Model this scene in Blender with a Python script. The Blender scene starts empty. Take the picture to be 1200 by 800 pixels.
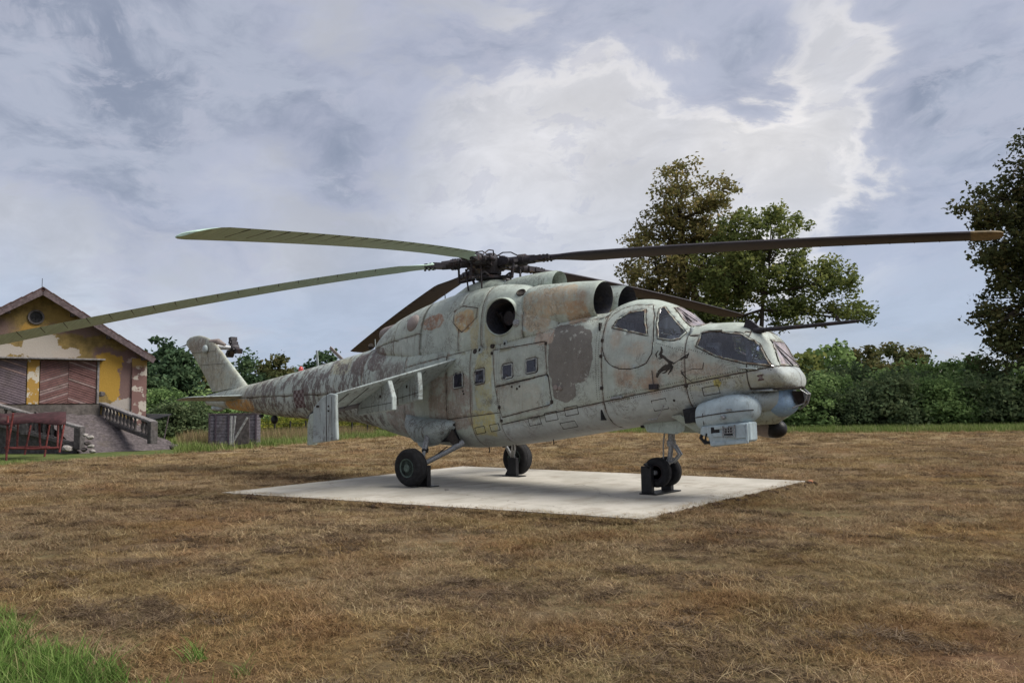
import bpy, bmesh, math, random
import numpy as np
from mathutils import Vector, Matrix, noise
from mathutils.bvhtree import BVHTree
random.seed(7); RNG = np.random.default_rng(7)
SC = bpy.context.scene; COL = SC.collection
PI = math.pi

# ------------------------------------------------------------------ camera
CAM = Vector((11.2308, -11.8463, 1.4054)); YAW, PIT, ROLL = -0.7030, 0.0829, -0.0151
YAW = math.atan2(-0.64425841, 0.76030975)
PIT = math.asin(0.08282619)
FW = Vector((math.sin(YAW)*math.cos(PIT), math.cos(YAW)*math.cos(PIT), math.sin(PIT)))
RT0 = Vector((math.cos(YAW), -math.sin(YAW), 0)); UP0 = RT0.cross(FW)
RT = RT0*math.cos(ROLL)+UP0*math.sin(ROLL); UP = -RT0*math.sin(ROLL)+UP0*math.cos(ROLL)
cd = bpy.data.cameras.new('camera'); cam = bpy.data.objects.new('camera', cd); COL.objects.link(cam)
cam.matrix_world = Matrix(((RT.x, UP.x, -FW.x, CAM.x), (RT.y, UP.y, -FW.y, CAM.y), (RT.z, UP.z, -FW.z, CAM.z), (0, 0, 0, 1)))
cd.sensor_width = 36; cd.lens = 951.56/1200*36; cd.clip_end = 3000; cd.clip_start = .05
SC.camera = cam
FH = Vector((math.sin(YAW), math.cos(YAW), 0))      # level viewing direction, RT0 is level right
def W(s, d, z=0.0):
    """site coordinates: s metres to the right, d metres away from where the photographer stands"""
    p = CAM + RT0*s + FH*d
    return Vector((p.x, p.y, z))
GZ = -0.07                                            # ground level; the pad's top is z = 0

# ------------------------------------------------------------------ colour, exposure
SC.view_settings.view_transform = 'Standard'; SC.view_settings.look = 'None'
SC.view_settings.exposure = 1.30; SC.view_settings.gamma = 1
SC.cycles.max_bounces = 6; SC.cycles.transparent_max_bounces = 12; SC.cycles.diffuse_bounces = 3
SC.cycles.glossy_bounces = 3; SC.cycles.transmission_bounces = 4

# ------------------------------------------------------------------ node helper
class G:
    def __init__(s, nt): s.nt = nt
    def n(s, t, **kw):
        x = s.nt.nodes.new(t)
        for k, v in kw.items(): setattr(x, k, v)
        return x
    def put(s, sock, v):
        if hasattr(v, 'is_output'): s.nt.links.new(v, sock)
        elif isinstance(v, (tuple, list, Vector)):
            v = tuple(v)
            if len(sock.default_value) == 4 and len(v) == 3: v = v+(1,)
            sock.default_value = v
        else: sock.default_value = v
    def m(s, op, a, b=0.0, c=0.0, clamp=False):
        x = s.n('ShaderNodeMath', operation=op, use_clamp=clamp); s.put(x.inputs[0], a); s.put(x.inputs[1], b); s.put(x.inputs[2], c); return x.outputs[0]
    def vm(s, op, a, b=(0, 0, 0), sc=None):
        x = s.n('ShaderNodeVectorMath', operation=op); s.put(x.inputs[0], a); s.put(x.inputs[1], b)
        if sc is not None: s.put(x.inputs['Scale'], sc)
        return x.outputs['Value'] if op in ('DOT_PRODUCT', 'LENGTH', 'DISTANCE') else x.outputs[0]
    def noise(s, vec, scale, detail=4, rough=.55, dist=0.0, lac=2.0):
        x = s.n('ShaderNodeTexNoise'); s.put(x.inputs['Vector'], vec); s.put(x.inputs['Scale'], scale); x.inputs['Detail'].default_value = detail
        x.inputs['Roughness'].default_value = rough; x.inputs['Distortion'].default_value = dist; x.inputs['Lacunarity'].default_value = lac
        return x.outputs[0]
    def voro(s, vec, scale, feature='F1'):
        x = s.n('ShaderNodeTexVoronoi', feature=feature); s.put(x.inputs['Vector'], vec); s.put(x.inputs['Scale'], scale); return x
    def mp(s, vec, scale=(1, 1, 1), loc=(0, 0, 0), rot=(0, 0, 0)):
        x = s.n('ShaderNodeMapping'); s.put(x.inputs[0], vec); x.inputs['Location'].default_value = loc; x.inputs['Rotation'].default_value = rot; x.inputs['Scale'].default_value = scale; return x.outputs[0]
    def step(s, v, a, b, lo=0.0, hi=1.0, smooth=True):
        x = s.n('ShaderNodeMapRange', interpolation_type='SMOOTHSTEP' if smooth else 'LINEAR'); s.put(x.inputs[0], v)
        for i, q in enumerate((a, b, lo, hi)): s.put(x.inputs[1+i], q)
        return x.outputs[0]
    def mix(s, f, a, b, mode='MIX'):
        x = s.n('ShaderNodeMix', data_type='RGBA', blend_type=mode); s.put(x.inputs[0], f); s.put(x.inputs[6], a); s.put(x.inputs[7], b); return x.outputs[2]
    def sep(s, v): x = s.n('ShaderNodeSeparateXYZ'); s.put(x.inputs[0], v); return x.outputs
    def comb(s, a, b, c): x = s.n('ShaderNodeCombineXYZ'); s.put(x.inputs[0], a); s.put(x.inputs[1], b); s.put(x.inputs[2], c); return x.outputs[0]
    def pos(s, kind='Object'): return s.n('ShaderNodeTexCoord').outputs[kind]
    def rnd(s): return s.n('ShaderNodeObjectInfo').outputs['Random']
    def bump(s, h, strength=.3, dist=.01):
        x = s.n('ShaderNodeBump'); s.put(x.inputs['Height'], h); x.inputs['Strength'].default_value = strength; x.inputs['Distance'].default_value = dist; return x.outputs[0]
MATS = {}
def material(name, fn):
    m = bpy.data.materials.new(name); m.use_nodes = True; nt = m.node_tree; nt.nodes.clear(); g = G(nt)
    out = g.n('ShaderNodeOutputMaterial'); sh = fn(g); nt.links.new(sh, out.inputs[0]); MATS[name] = m; return m
def pbr(g, col, rough=.8, metal=0.0, normal=None, spec=.3, **kw):
    b = g.n('ShaderNodeBsdfPrincipled'); g.put(b.inputs['Base Color'], col); g.put(b.inputs['Roughness'], rough); g.put(b.inputs['Metallic'], metal)
    b.inputs['Specular IOR Level'].default_value = spec
    if normal is not None: g.put(b.inputs['Normal'], normal)
    return b.outputs[0]

# ------------------------------------------------------------------ sky and sun
def dirpx(px, py):
    return (FW + RT*((px-600)/951.56) + UP*((400-py)/951.56)).normalized()
SUN_DIR = Vector((0.0, 0, 0))
_az = YAW + math.radians(100); _el = math.radians(48)
SUN_DIR = Vector((math.sin(_az)*math.cos(_el), math.cos(_az)*math.cos(_el), math.sin(_el)))
world = bpy.data.worlds.new('World'); SC.world = world; world.use_nodes = True
def make_sky():
    nt = world.node_tree; nt.nodes.clear(); g = G(nt)
    out = g.n('ShaderNodeOutputWorld'); bg = g.n('ShaderNodeBackground'); nt.links.new(bg.outputs[0], out.inputs[0])
    sky = g.n('ShaderNodeTexSky', sky_type='NISHITA', sun_disc=False); sky.sun_elevation = _el; sky.sun_rotation = _az
    d = g.vm('NORMALIZE', g.pos('Generated')); x, y, z = g.sep(d)
    zz = g.m('ADD', g.m('MAXIMUM', z, 0.0), .42)
    cp = g.comb(g.m('DIVIDE', x, zz), g.m('DIVIDE', y, zz), g.m('MULTIPLY', z, 1.6))          # cloud deck seen from below, curving down
    wv = g.noise(g.vm('ADD', cp, (4, 1, 2)), 2.2, 4, .55); cq = g.vm('ADD', cp, g.comb(g.m('MULTIPLY', wv, .30), g.m('MULTIPLY', wv, -.22), g.m('MULTIPLY', wv, .2)))
    n1 = g.noise(cq, 2.6, 9, .60, .25); n2 = g.noise(g.vm('ADD', cq, (3, 8, 1)), 5.5, 8, .62, .2); n3 = g.noise(g.vm('ADD', cq, (9, 2, 4)), 1.4, 3, .5); n4 = g.noise(g.vm('ADD', cq, (1, 7, 6)), 14, 6, .65)
    def lobe(px, py, r0, r1):
        v = g.vm('DOT_PRODUCT', d, dirpx(px, py)); return g.step(v, math.cos(math.radians(r1)), math.cos(math.radians(r0)))
    def lobes(L, t):
        for (px, py, r0, r1, w) in L: t = g.m('ADD', t, g.m('MULTIPLY', lobe(px, py, r0, r1), w))
        return t
    sunny = g.m('MAXIMUM', lobe(905, 215, 0, 11), g.m('MAXIMUM', g.m('MULTIPLY', lobe(700, 190, 0, 14), .72), g.m('MULTIPLY', lobe(1000, 60, 0, 6), .6)))
    # thin high veil: bluish low down, lavender grey above, bright towards the hidden sun
    veil = g.mix(g.step(z, .02, .22), (.260, .31, .395), (.335, .348, .395)); veil = g.mix(g.m('MULTIPLY', g.step(n3, .40, .60), .45), veil, (.42, .425, .455))
    veil = g.mix(g.m('MULTIPLY', sunny, .80), veil, (.56, .54, .525))
    veil = g.vm('SCALE', veil, sc=g.m('MULTIPLY', g.step(n2, .34, .66, .88, 1.06), g.step(n1, .38, .62, .90, 1.04)))
    # main banks: grey with lit, frayed rims
    t = lobes(((120, 70, 6, 24, .19), (250, 190, 3, 12, .10), (430, 200, 1, 6, .10), (110, 215, 1, 6, .06), (60, 110, 3, 10, .06), (560, 60, 2, 9, .09), (760, 30, 2, 9, .15), (890, 85, .5, 5, .10), (1100, 20, 1, 7, .14), (1040, 215, 1, 8, .15), (1105, 115, .2, 2.2, .13), (1180, 110, 1, 4, .10), (800, 128, .2, 2, .07),
               (700, 170, 3, 10, -.16), (540, 270, 3, 10, -.14), (200, 330, 6, 13, -.20), (20, 300, 2, 7, -.12), (960, 165, .5, 4.5, -.10), (930, 240, .5, 4.5, -.10), (1140, 330, 2, 7, -.10), (660, 240, 3, 8, -.10), (1000, 90, .5, 4, -.08)), g.m('ADD', n1, g.m('MULTIPLY', g.m('SUBTRACT', n2, .5), .55)))
    M = g.step(t, .43, .65); rim = g.m('MULTIPLY', g.step(t, .44, .51), g.step(t, .60, .52))
    dark = g.mix(g.step(g.m('ADD', n2, g.m('MULTIPLY', g.m('SUBTRACT', n4, .5), .4)), .36, .64), (.135, .158, .215), (.255, .275, .335)); dark = g.mix(g.step(t, .78, .58, 0, .6), dark, (.30, .312, .385))
    cloud = g.mix(g.m('MULTIPLY', M, .88), veil, dark)
    cloud = g.mix(g.m('MULTIPLY', rim, g.m('MULTIPLY', sunny, .42)), cloud, (.70, .66, .61))
    # small grey scraps under the veil and bluish gaps low down
    sc_ = g.step(g.m('ADD', n4, g.m('MULTIPLY', n1, .6)), .84, .93); cloud = g.mix(g.m('MULTIPLY', sc_, .35), cloud, (.30, .305, .36))
    gap = g.m('MULTIPLY', g.step(n3, .52, .42), g.step(z, .32, .10)); cloud = g.mix(g.m('MULTIPLY', gap, .45), cloud, (.26, .31, .42))
    cloud = g.vm('SCALE', cloud, sc=6.6)
    # a little real sky light mixed in; the ground half of the dome stays dull
    tot = g.mix(.06, cloud, sky.outputs[0])
    tot = g.mix(g.step(z, -.02, -.12), tot, (1.3, 1.2, 1.0))
    g.put(bg.inputs[0], tot); bg.inputs[1].default_value = .1
make_sky()
sl = bpy.data.lights.new('sun', 'SUN'); sl.energy = 2.0; sl.angle = math.radians(32); sl.color = (1, .95, .87)
so = bpy.data.objects.new('sun', sl); COL.objects.link(so); so.rotation_euler = (-SUN_DIR).to_track_quat('-Z', 'Y').to_euler()

# ------------------------------------------------------------------ object helpers
def tag(o, label=None, cat=None, group=None, kind=None):
    if label: o['label'] = label
    if cat: o['category'] = cat
    if group: o['group'] = group
    if kind: o['kind'] = kind
    return o
def empty(name, loc=(0, 0, 0), rz=0.0):
    o = bpy.data.objects.new(name, None); COL.objects.link(o); o.location = loc; o.rotation_euler = (0, 0, rz); o.empty_display_size = .2; return o
def link(name, me, mat=None, parent=None):
    o = bpy.data.objects.new(name, me); COL.objects.link(o)
    if mat is not None:
        for mm in (mat if isinstance(mat, (list, tuple)) else [mat]): me.materials.append(MATS[mm] if isinstance(mm, str) else mm)
    if parent is not None: o.parent = parent
    return o
class MB:
    """collects shapes for ONE mesh"""
    def __init__(s): s.v = []; s.f = []; s.mi = []; s.M = None
    def add(s, vs, fs, mi=0):
        b = len(s.v)
        s.v += [tuple(s.M @ Vector(p)) if s.M else tuple(p) for p in vs]; s.f += [tuple(b+i for i in f) for f in fs]; s.mi += [mi]*len(fs); return s
    def box(s, c, d, rot=None, mi=0, taper=1.0):
        R = rot if rot is not None else Matrix.Identity(3)
        vs = [Vector(c)+R @ Vector((sx*d[0]/2*(taper if sz > 0 else 1), sy*d[1]/2*(taper if sz > 0 else 1), sz*d[2]/2)) for sz in (-1, 1) for sy in (-1, 1) for sx in (-1, 1)]
        return s.add(vs, [(0, 2, 3, 1), (4, 5, 7, 6), (0, 1, 5, 4), (2, 6, 7, 3), (0, 4, 6, 2), (1, 3, 7, 5)], mi)
    def bar(s, a, b, w, h, mi=0, up=(0, 0, 1)):
        a = Vector(a); b = Vector(b); d = b-a; L = d.length; d.normalize(); u = Vector(up)
        sd = d.cross(u)
        if sd.length < 1e-4: sd = d.cross(Vector((1, 0, 0)))
        sd.normalize(); u = sd.cross(d)
        R = Matrix((d, sd, u)).transposed()
        return s.box((a+b)/2, (L, w, h), R, mi)
    def rings(s, rings, closed=True, cap0=True, cap1=True, mi=0):
        n = len(rings[0]); vs = [p for r in rings for p in r]; fs = []
        for i in range(len(rings)-1):
            for j in range(n if closed else n-1):
                k = (j+1) % n; fs.append((i*n+j, i*n+k, (i+1)*n+k, (i+1)*n+j))
        if cap0: fs.append(tuple(reversed(range(n))))
        if cap1: fs.append(tuple((len(rings)-1)*n+j for j in range(n)))
        return s.add(vs, fs, mi)
    def tube(s, pts, r, n=8, cap=True, mi=0, sx=1.0):
        pts = [Vector(p) for p in pts]; rr = r if isinstance(r, (list, tuple)) else [r]*len(pts)
        rings = []; ref = None
        for i, p in enumerate(pts):
            d = (pts[min(i+1, len(pts)-1)]-pts[max(i-1, 0)]).normalized()
            if ref is None:
                ref = Vector((0, 0, 1)) if abs(d.z) < .9 else Vector((1, 0, 0))
            a = d.cross(ref).normalized(); b = a.cross(d).normalized(); ref = b
            rings.append([p+a*math.cos(t)*rr[i]*sx+b*math.sin(t)*rr[i] for t in [2*PI*j/n for j in range(n)]])
        return s.rings(rings, True, cap, cap, mi)
    def cyl(s, a, b, r, n=16, r2=None, mi=0): return s.tube([a, b], [r, r if r2 is None else r2], n, mi=mi)
    def lathe(s, prof, c, axis, n=24, mi=0, cap=True):
        """prof: (radius, distance along axis)"""
        ax = Vector(axis).normalized(); ref = Vector((0, 0, 1)) if abs(ax.z) < .9 else Vector((1, 0, 0))
        a = ax.cross(ref).normalized(); b = a.cross(ax)
        rings = [[Vector(c)+ax*h+(a*math.cos(t)+b*math.sin(t))*r for t in [2*PI*j/n for j in range(n)]] for r, h in prof]
        return s.rings(rings, True, cap, cap, mi)
    def prism(s, poly, off, mi=0):
        """planar polygon (3-D points) swept by the vector off"""
        n = len(poly); off = Vector(off); A = [Vector(p) for p in poly]; B = [p+off for p in A]
        return s.add(A+B, [tuple(reversed(range(n))), tuple(range(n, 2*n))]+[(i, (i+1) % n, n+(i+1) % n, n+i) for i in range(n)], mi)
    def mesh(s, name, smooth=False, bevel=0.0, weld=False):
        me = bpy.data.meshes.new(name); me.from_pydata(s.v, [], s.f); me.polygons.foreach_set('material_index', s.mi)
        bm = bmesh.new(); bm.from_mesh(me)
        if weld: bmesh.ops.remove_doubles(bm, verts=bm.verts, dist=1e-4)
        if bevel:
            bmesh.ops.bevel(bm, geom=[e for e in bm.edges if e.is_manifold and e.calc_face_angle(0) > .5], offset=bevel, segments=1, affect='EDGES', clamp_overlap=True)
        bmesh.ops.recalc_face_normals(bm, faces=bm.faces)
        if smooth:
            for f in bm.faces: f.smooth = True
            for e in bm.edges:
                if e.is_manifold and e.calc_face_angle(0) > math.radians(smooth if smooth is not True else 38): e.smooth = False
        bm.to_mesh(me); bm.free(); return me
    def build(s, name, mat, parent=None, smooth=False, bevel=0.0, weld=False): return link(name, s.mesh(name, smooth, bevel, weld), mat, parent)
def copy_tree(o, parent=None):
    c = o.copy(); COL.objects.link(c)
    if parent is not None: c.parent = parent
    for ch in list(o.children): copy_tree(ch, c)
    return c
def np_mesh(name, V, F, mat=None, attr=None):
    """V (n,3), F (m,k) all faces of the same size"""
    me = bpy.data.meshes.new(name); V = np.asarray(V, np.float32); F = np.asarray(F, np.int32); m, k = F.shape
    me.vertices.add(len(V)); me.vertices.foreach_set('co', V.ravel()); me.loops.add(m*k); me.loops.foreach_set('vertex_index', F.ravel())
    me.polygons.add(m); me.polygons.foreach_set('loop_start', np.arange(0, m*k, k, dtype=np.int32)); me.polygons.foreach_set('loop_total', np.full(m, k, np.int32))
    if attr is not None:
        a = me.attributes.new('tint', 'FLOAT', 'FACE'); a.data.foreach_set('value', np.asarray(attr, np.float32))
    me.update(calc_edges=True)
    if mat: me.materials.append(MATS[mat])
    return me

# ------------------------------------------------------------------ materials
def g_attr(g, name):
    a = g.n('ShaderNodeAttribute'); a.attribute_name = name; return a.outputs['Fac']
def warp_xz(g, amt=.12, sc=3.0):
    p = g.pos(); x, y, z = g.sep(p)
    n1 = g.noise(p, sc, 4, .6); n2 = g.noise(g.vm('ADD', p, (5, 9, 3)), sc, 4, .6)
    return p, g.m('ADD', x, g.m('MULTIPLY', g.m('SUBTRACT', n1, .5), amt*2)), y, g.m('ADD', z, g.m('MULTIPLY', g.m('SUBTRACT', n2, .5), amt*2))
def blob(g, x, z, cx, cz, rx, rz, hard=.15, box=False):
    a = g.m('ABSOLUTE', g.m('DIVIDE', g.m('SUBTRACT', x, cx), rx)); b = g.m('ABSOLUTE', g.m('DIVIDE', g.m('SUBTRACT', z, cz), rz))
    if box: r = g.m('POWER', g.m('ADD', g.m('POWER', a, 4.0), g.m('POWER', b, 4.0)), .25)
    else: r = g.m('SQRT', g.m('ADD', g.m('MULTIPLY', a, a), g.m('MULTIPLY', b, b)))
    return g.step(r, 1+hard, 1-hard)
SAGE = (.365, .425, .375)
def paint(base=SAGE, patches=True, stain=1.0, pale=0.0):
    def fn(g):
        T1, T2, T3, T4 = ((.45, .505, .515), (.335, .345, .27), (.47, .525, .52), (.58, .60, .55)) if patches else (tuple(min(.6, k*1.22+.01) for k in base), tuple(k*.82 for k in base), tuple(min(.62, k*1.28+.01) for k in base), tuple(min(.62, k*1.45+.04) for k in base))
        p, x, y, z = warp_xz(g, .10, 3.4)
        n_l = g.noise(p, 1.1, 3, .5); n_m = g.noise(p, 6, 6, .65); n_f = g.noise(p, 34, 5, .7); rn = g.rnd()
        c = g.mix(g.step(n_l, .40, .62), base, tuple(k*1.16+.01 for k in base))
        c = g.mix(g.m('MULTIPLY', rn, .38), c, T1); c = g.mix(g.m('MULTIPLY', g.m('FRACT', g.m('MULTIPLY', rn, 7.3)), .25), c, T2)
        c = g.mix(g.m('MULTIPLY', g.step(n_m, .52, .66), .35), c, T3)
        if patches:
            px_, py_, pz_ = g.sep(p); sill = g.m('SUBTRACT', pz_, g.m('ADD', .86, g.m('MULTIPLY', px_, .168)))
            c = g.mix(g.m('MULTIPLY', g.m('MULTIPLY', g.step(sill, .02, -.03), g.step(px_, 1.3, 1.7)), .55), c, (.46, .505, .54))
            bk = g.m('MULTIPLY', g.step(g.noise(g.vm('ADD', p, (6, 6, 1)), 5.5, 8, .72), .38, .50, .30, 1), g.step(g.noise(g.mp(g.vm('ADD', p, (9, 1, 1)), (1.6, 1.6, .8)), 16, 5, .7), .40, .52, .6, 1))
            for (cx, cz, rx, rz, col, hard, w, bx) in (
                (3.17, 2.30, .44, .47, (.150, .138, .122), .02, 1, True), (3.05, 1.88, .24, .36, (.150, .138, .122), .02, 1, True), (3.02, 2.70, .2, .12, (.150, .138, .122), .02, 1, True),
                (1.22, 1.95, .20, .55, (.41, .39, .20), .12, .85, True), (1.15, 1.15, .34, .24, (.47, .42, .16), .08, .95, True), (1.35, 2.9, .12, .5, (.40, .38, .22), .2, .8, True), (.95, 2.9, .10, .4, (.42, .38, .22), .2, .8, True),
                (.35, 1.55, .60, .50, (.27, .215, .185), .06, .9, True), (-1.2, 1.4, .5, .45, (.27, .215, .19), .1, .85, True),
                (.64, 3.09, .27, .22, (.52, .37, .18), .12, 1, False), (.55, 3.14, .12, .09, (.30, .15, .07), .3, .9, False), (.80, 3.05, .10, .12, (.36, .20, .09), .4, .8, False), (-.25, 3.13, .34, .15, (.30, .14, .07), .12, 1, False),
                (2.42, 3.12, .30, .36, (.45, .34, .22), .05, .8, True), (2.95, 3.26, .30, .26, (.46, .34, .21), .06, .8, True), (3.25, 3.02, .20, .20, (.46, .30, .17), .12, .8, True), (3.35, 3.25, .12, .18, (.33, .19, .10), .5, .7, False),
                (4.2, 1.92, .16, .20, (.37, .23, .14), .5, .6, False), (4.72, 1.86, .13, .30, (.37, .22, .13), .6, .65, False), (4.45, 1.80, .3, .10, (.36, .22, .13), .5, .7, False), (4.42, 2.33, .18, .10, (.40, .28, .18), .5, .5, False), (4.05, 2.5, .10, .16, (.40, .28, .18), .5, .5, False),
                (5.2, 2.05, .35, .20, (.46, .37, .28), .3, .55, False), (5.6, 1.95, .3, .10, (.36, .25, .17), .4, .6, False), (5.9, 1.75, .8, .12, (.42, .42, .27), .2, .6, True), (2.62, 2.64, .22, .13, (.46, .34, .26), .1, .8, True), (2.05, 1.6, .5, .25, (.40, .38, .31), .15, .6, True),
                (-2.1, 2.50, .30, .26, (.105, .068, .06), .05, 1, True), (-2.75, 2.42, .26, .22, (.115, .075, .065), .06, 1, True), (-1.5, 2.1, .5, .3, (.14, .11, .10), .2, .8, True),
                (-3.5, 2.40, .42, .18, (.38, .36, .22), .15, .8, True), (-10.1, 2.9, 1.1, .75, (.30, .28, .21), .3, .9, True), (-10.6, 3.35, .5, .2, (.20, .15, .12), .3, .8, True), (-9.0, 2.3, .6, .3, (.36, .34, .25), .3, .7, True), (-7.4, 2.0, .9, .3, (.33, .31, .24), .3, .6, True), (-7.95, 1.60, .72, .15, (.62, .33, .07), .06, 1, True)):
                c = g.mix(g.m('MULTIPLY', blob(g, x, z, cx, cz, rx, rz, hard, bx), w if hard <= .03 else g.m('MULTIPLY', bk, w)), c, col)
        # bleached scabs with crisp rims
        c = g.mix(g.m('MULTIPLY', g.step(g.noise(g.vm('ADD', p, (2, 4, 1)), 7, 8, .72), .60, .63), .55), c, T4)
        # runs of dirt down the sides, far heavier on the tail boom
        s = g.noise(g.mp(p, (6, 6, .7)), 2.0, 7, .72); s2 = g.noise(g.mp(p, (30, 30, 2.2)), 1.2, 5, .65)
        run = g.m('MULTIPLY', g.step(s, .52, .60), g.step(s2, .38, .58)); aft = g.step(x, .3, -2.0) if patches else (.3 if stain < 1.1 else .75)
        c = g.mix(g.m('MULTIPLY', g.m('MULTIPLY', run, g.m('ADD', .22, g.m('MULTIPLY', aft, .6))), stain), c, (.095, .072, .062))
        if patches:
            s3 = g.noise(g.mp(g.vm('ADD', p, (7, 1, 2)), (1.9, 1.9, .8)), 2.0, 8, .72)
            body = g.m('MULTIPLY', g.m('MULTIPLY', g.step(x, -1.2, -2.2), g.step(x, -7.9, -7.1)), g.m('MULTIPLY', g.step(s3, .475, .52), g.step(g.noise(g.mp(p, (2.2, 2.2, .8)), 5.5, 8, .80), .42, .50)))
            hi = g.step(g.m('SUBTRACT', z, g.m('MULTIPLY', x, .085)), 3.04, 2.86); c = g.mix(g.m('MULTIPLY', g.m('MULTIPLY', body, hi), .92), c, (.080, .056, .052))
        # scratches, rust freckles, chips, and grime that lives along the joints
        ln = g.noise(g.vm('ADD', p, (1, 6, 2)), 2.6, 9, .80, 1.8); gate = g.step(g.noise(g.vm('ADD', p, (5, 5, 5)), 2.2, 3, .5), .50, .58)
        c = g.mix(g.m('MULTIPLY', g.m('MULTIPLY', g.step(g.m('ABSOLUTE', g.m('SUBTRACT', ln, .5)), .018, .006), gate), .85*stain), c, (.085, .065, .05))
        rn2 = g.noise(g.vm('ADD', p, (11, 3, 5)), 12, 8, .78); c = g.mix(g.m('MULTIPLY', g.step(rn2, .655, .68), .85*stain), c, (.26, .125, .06)); c = g.mix(g.m('MULTIPLY', g.step(n_f, .69, .72), .75), c, (.09, .07, .06))
        rim = g_attr(g, 'rim'); gr1 = g.step(g.noise(p, 9, 6, .72), .42, .58); c = g.mix(g.m('MULTIPLY', g.m('MULTIPLY', g.m('POWER', rim, 1.4), g.m('ADD', .25, g.m('MULTIPLY', gr1, .75))), .92), c, g.mix(g.step(n_m, .45, .6), (.12, .085, .065), (.22, .14, .09)))
        sp = g.step(g.noise(p, 90, 3, .7), .30, .70); c = g.mix(.13 if patches else .07, c, g.mix(sp, (.16, .155, .13), (.62, .62, .58)))
        vn = g.noise(g.vm('ADD', p, (4, 7, 9)), 3.5, 9, .78, .4); c = g.vm('SCALE', c, sc=g.step(vn, .36, .64, .84, 1.14, False))
        if patches: # darker brownish tone low along the belly
            g2 = g.m('SUBTRACT', z, g.m('ADD', .74, g.m('MULTIPLY', x, .10))); c = g.mix(g.m('MULTIPLY', g.step(g2, .22, -.05), .45), c, (.24, .205, .19))
        if pale: c = g.mix(pale, c, (.42, .45, .45))
        h = g.m('ADD', g.m('MULTIPLY', g.noise(p, 2.2, 3, .5), 1.0), g.m('MULTIPLY', n_f, .05))
        b = g.n('ShaderNodeBump'); g.put(b.inputs['Height'], h); b.inputs['Strength'].default_value = .55; b.inputs['Distance'].default_value = .035
        back = g.n('ShaderNodeNewGeometry').outputs['Backfacing']
        c = g.mix(back, c, (.14, .15, .15))
        return pbr(g, c, g.step(n_m, .3, .7, .50, .78), normal=b.outputs[0], spec=.35)
    return fn
material('paint', paint())
material('paint_plain', paint(patches=False))
material('paint_grey', paint((.33, .385, .385), False, 1.2, .0))
material('paint_pod', paint((.37, .455, .49), False, .8, .0)); material('paint_dark', paint((.085, .082, .095), False, .8, .0)); material('paint_blue', paint((.23, .36, .52), False, .5, .0))
material('paint_brown', paint((.23, .19, .175), False, 1.0))
def simple(col, rough=.8, metal=0.0, var=.35, sc=14, spec=.3, dirt=(.09, .075, .06), bumpd=.004):
    def fn(g):
        p = g.pos(); n = g.noise(p, sc, 6, .65); n2 = g.noise(p, sc*.22, 4, .6)
        c = g.mix(g.step(n, .35, .7), tuple(k*(1-var) for k in col), tuple(min(1, k*(1+var)) for k in col))
        c = g.mix(g.m('MULTIPLY', g.step(n2, .52, .72), .55), c, dirt)
        return pbr(g, c, rough, metal, g.bump(n, .5, bumpd), spec)
    return fn
material('seam', simple((.045, .038, .034), .9))
material('rivet', simple((.075, .07, .06), .7))
material('rubber', simple((.016, .016, .018), .85, dirt=(.05, .045, .04)))
material('black_paint', simple((.012, .012, .014), .45, dirt=(.035, .03, .028)))
material('hub_metal', simple((.038, .035, .040), .5, .3, dirt=(.075, .036, .026), sc=30))
material('steel', simple((.30, .31, .32), .45, .5, dirt=(.12, .09, .06), sc=40))
material('wheel_green', simple((.085, .12, .105), .6))
material('dark_inside', simple((.02, .021, .024), .9))
material('intake_dark', simple((.035, .036, .045), .7, sc=20)); material('cockpit_grey', simple((.30, .34, .345), .8))
material('seat_black', simple((.03, .03, .033), .9))
material('white_mark', simple((.22, .185, .18), .8, sc=22)); material('red_mark', simple((.105, .066, .066), .8, sc=22)); material('yellow_mark', simple((.42, .38, .14), .8))
material('black_mark', simple((.05, .045, .04), .85))
material('red_lens', simple((.42, .045, .04), .25, var=.1, dirt=(.5, .05, .04), spec=.6))
material('gasket', simple((.33, .35, .34), .7))
def glass(col, tint=(.55, .58, .68), amount=.15):
    def fn(g):
        p = g.pos(); n = g.noise(g.mp(p, (1, 1, .5)), 7, 6, .65)
        t = g.n('ShaderNodeBsdfTransparent'); g.put(t.inputs[0], tint)
        gl = g.n('ShaderNodeBsdfGlossy'); gl.inputs['Roughness'].default_value = .12; g.put(gl.inputs['Color'], (.8, .82, .88))
        df = g.n('ShaderNodeBsdfDiffuse'); g.put(df.inputs[0], col)
        fr = g.n('ShaderNodeFresnel'); fr.inputs[0].default_value = 1.5
        a = g.n('ShaderNodeMixShader'); g.put(a.inputs[0], g.m('ADD', g.m('MULTIPLY', fr.outputs[0], 1.1), .03)); g.nt.links.new(t.outputs[0], a.inputs[1]); g.nt.links.new(gl.outputs[0], a.inputs[2])
        b = g.n('ShaderNodeMixShader'); g.put(b.inputs[0], g.m('ADD', amount*.5, g.m('MULTIPLY', g.step(n, .4, .75), amount))); g.nt.links.new(a.outputs[0], b.inputs[1]); g.nt.links.new(df.outputs[0], b.inputs[2])
        return b.outputs[0]
    return fn
material('canopy_glass', glass((.34, .34, .40), (.80, .83, .92), .055))
material('clear_glass', glass((.34, .34, .36), (.90, .91, .95), .03))
material('screen_glass', glass((.52, .46, .48), (.70, .68, .72), .62))
material('window_glass', glass((.085, .085, .12), (.10, .10, .14), .45))
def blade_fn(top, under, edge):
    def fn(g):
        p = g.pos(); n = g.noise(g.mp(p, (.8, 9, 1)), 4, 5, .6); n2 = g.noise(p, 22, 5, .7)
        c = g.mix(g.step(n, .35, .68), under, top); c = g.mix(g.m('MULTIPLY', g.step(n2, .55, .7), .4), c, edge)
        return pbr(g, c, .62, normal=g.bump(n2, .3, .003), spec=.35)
    return fn
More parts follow.
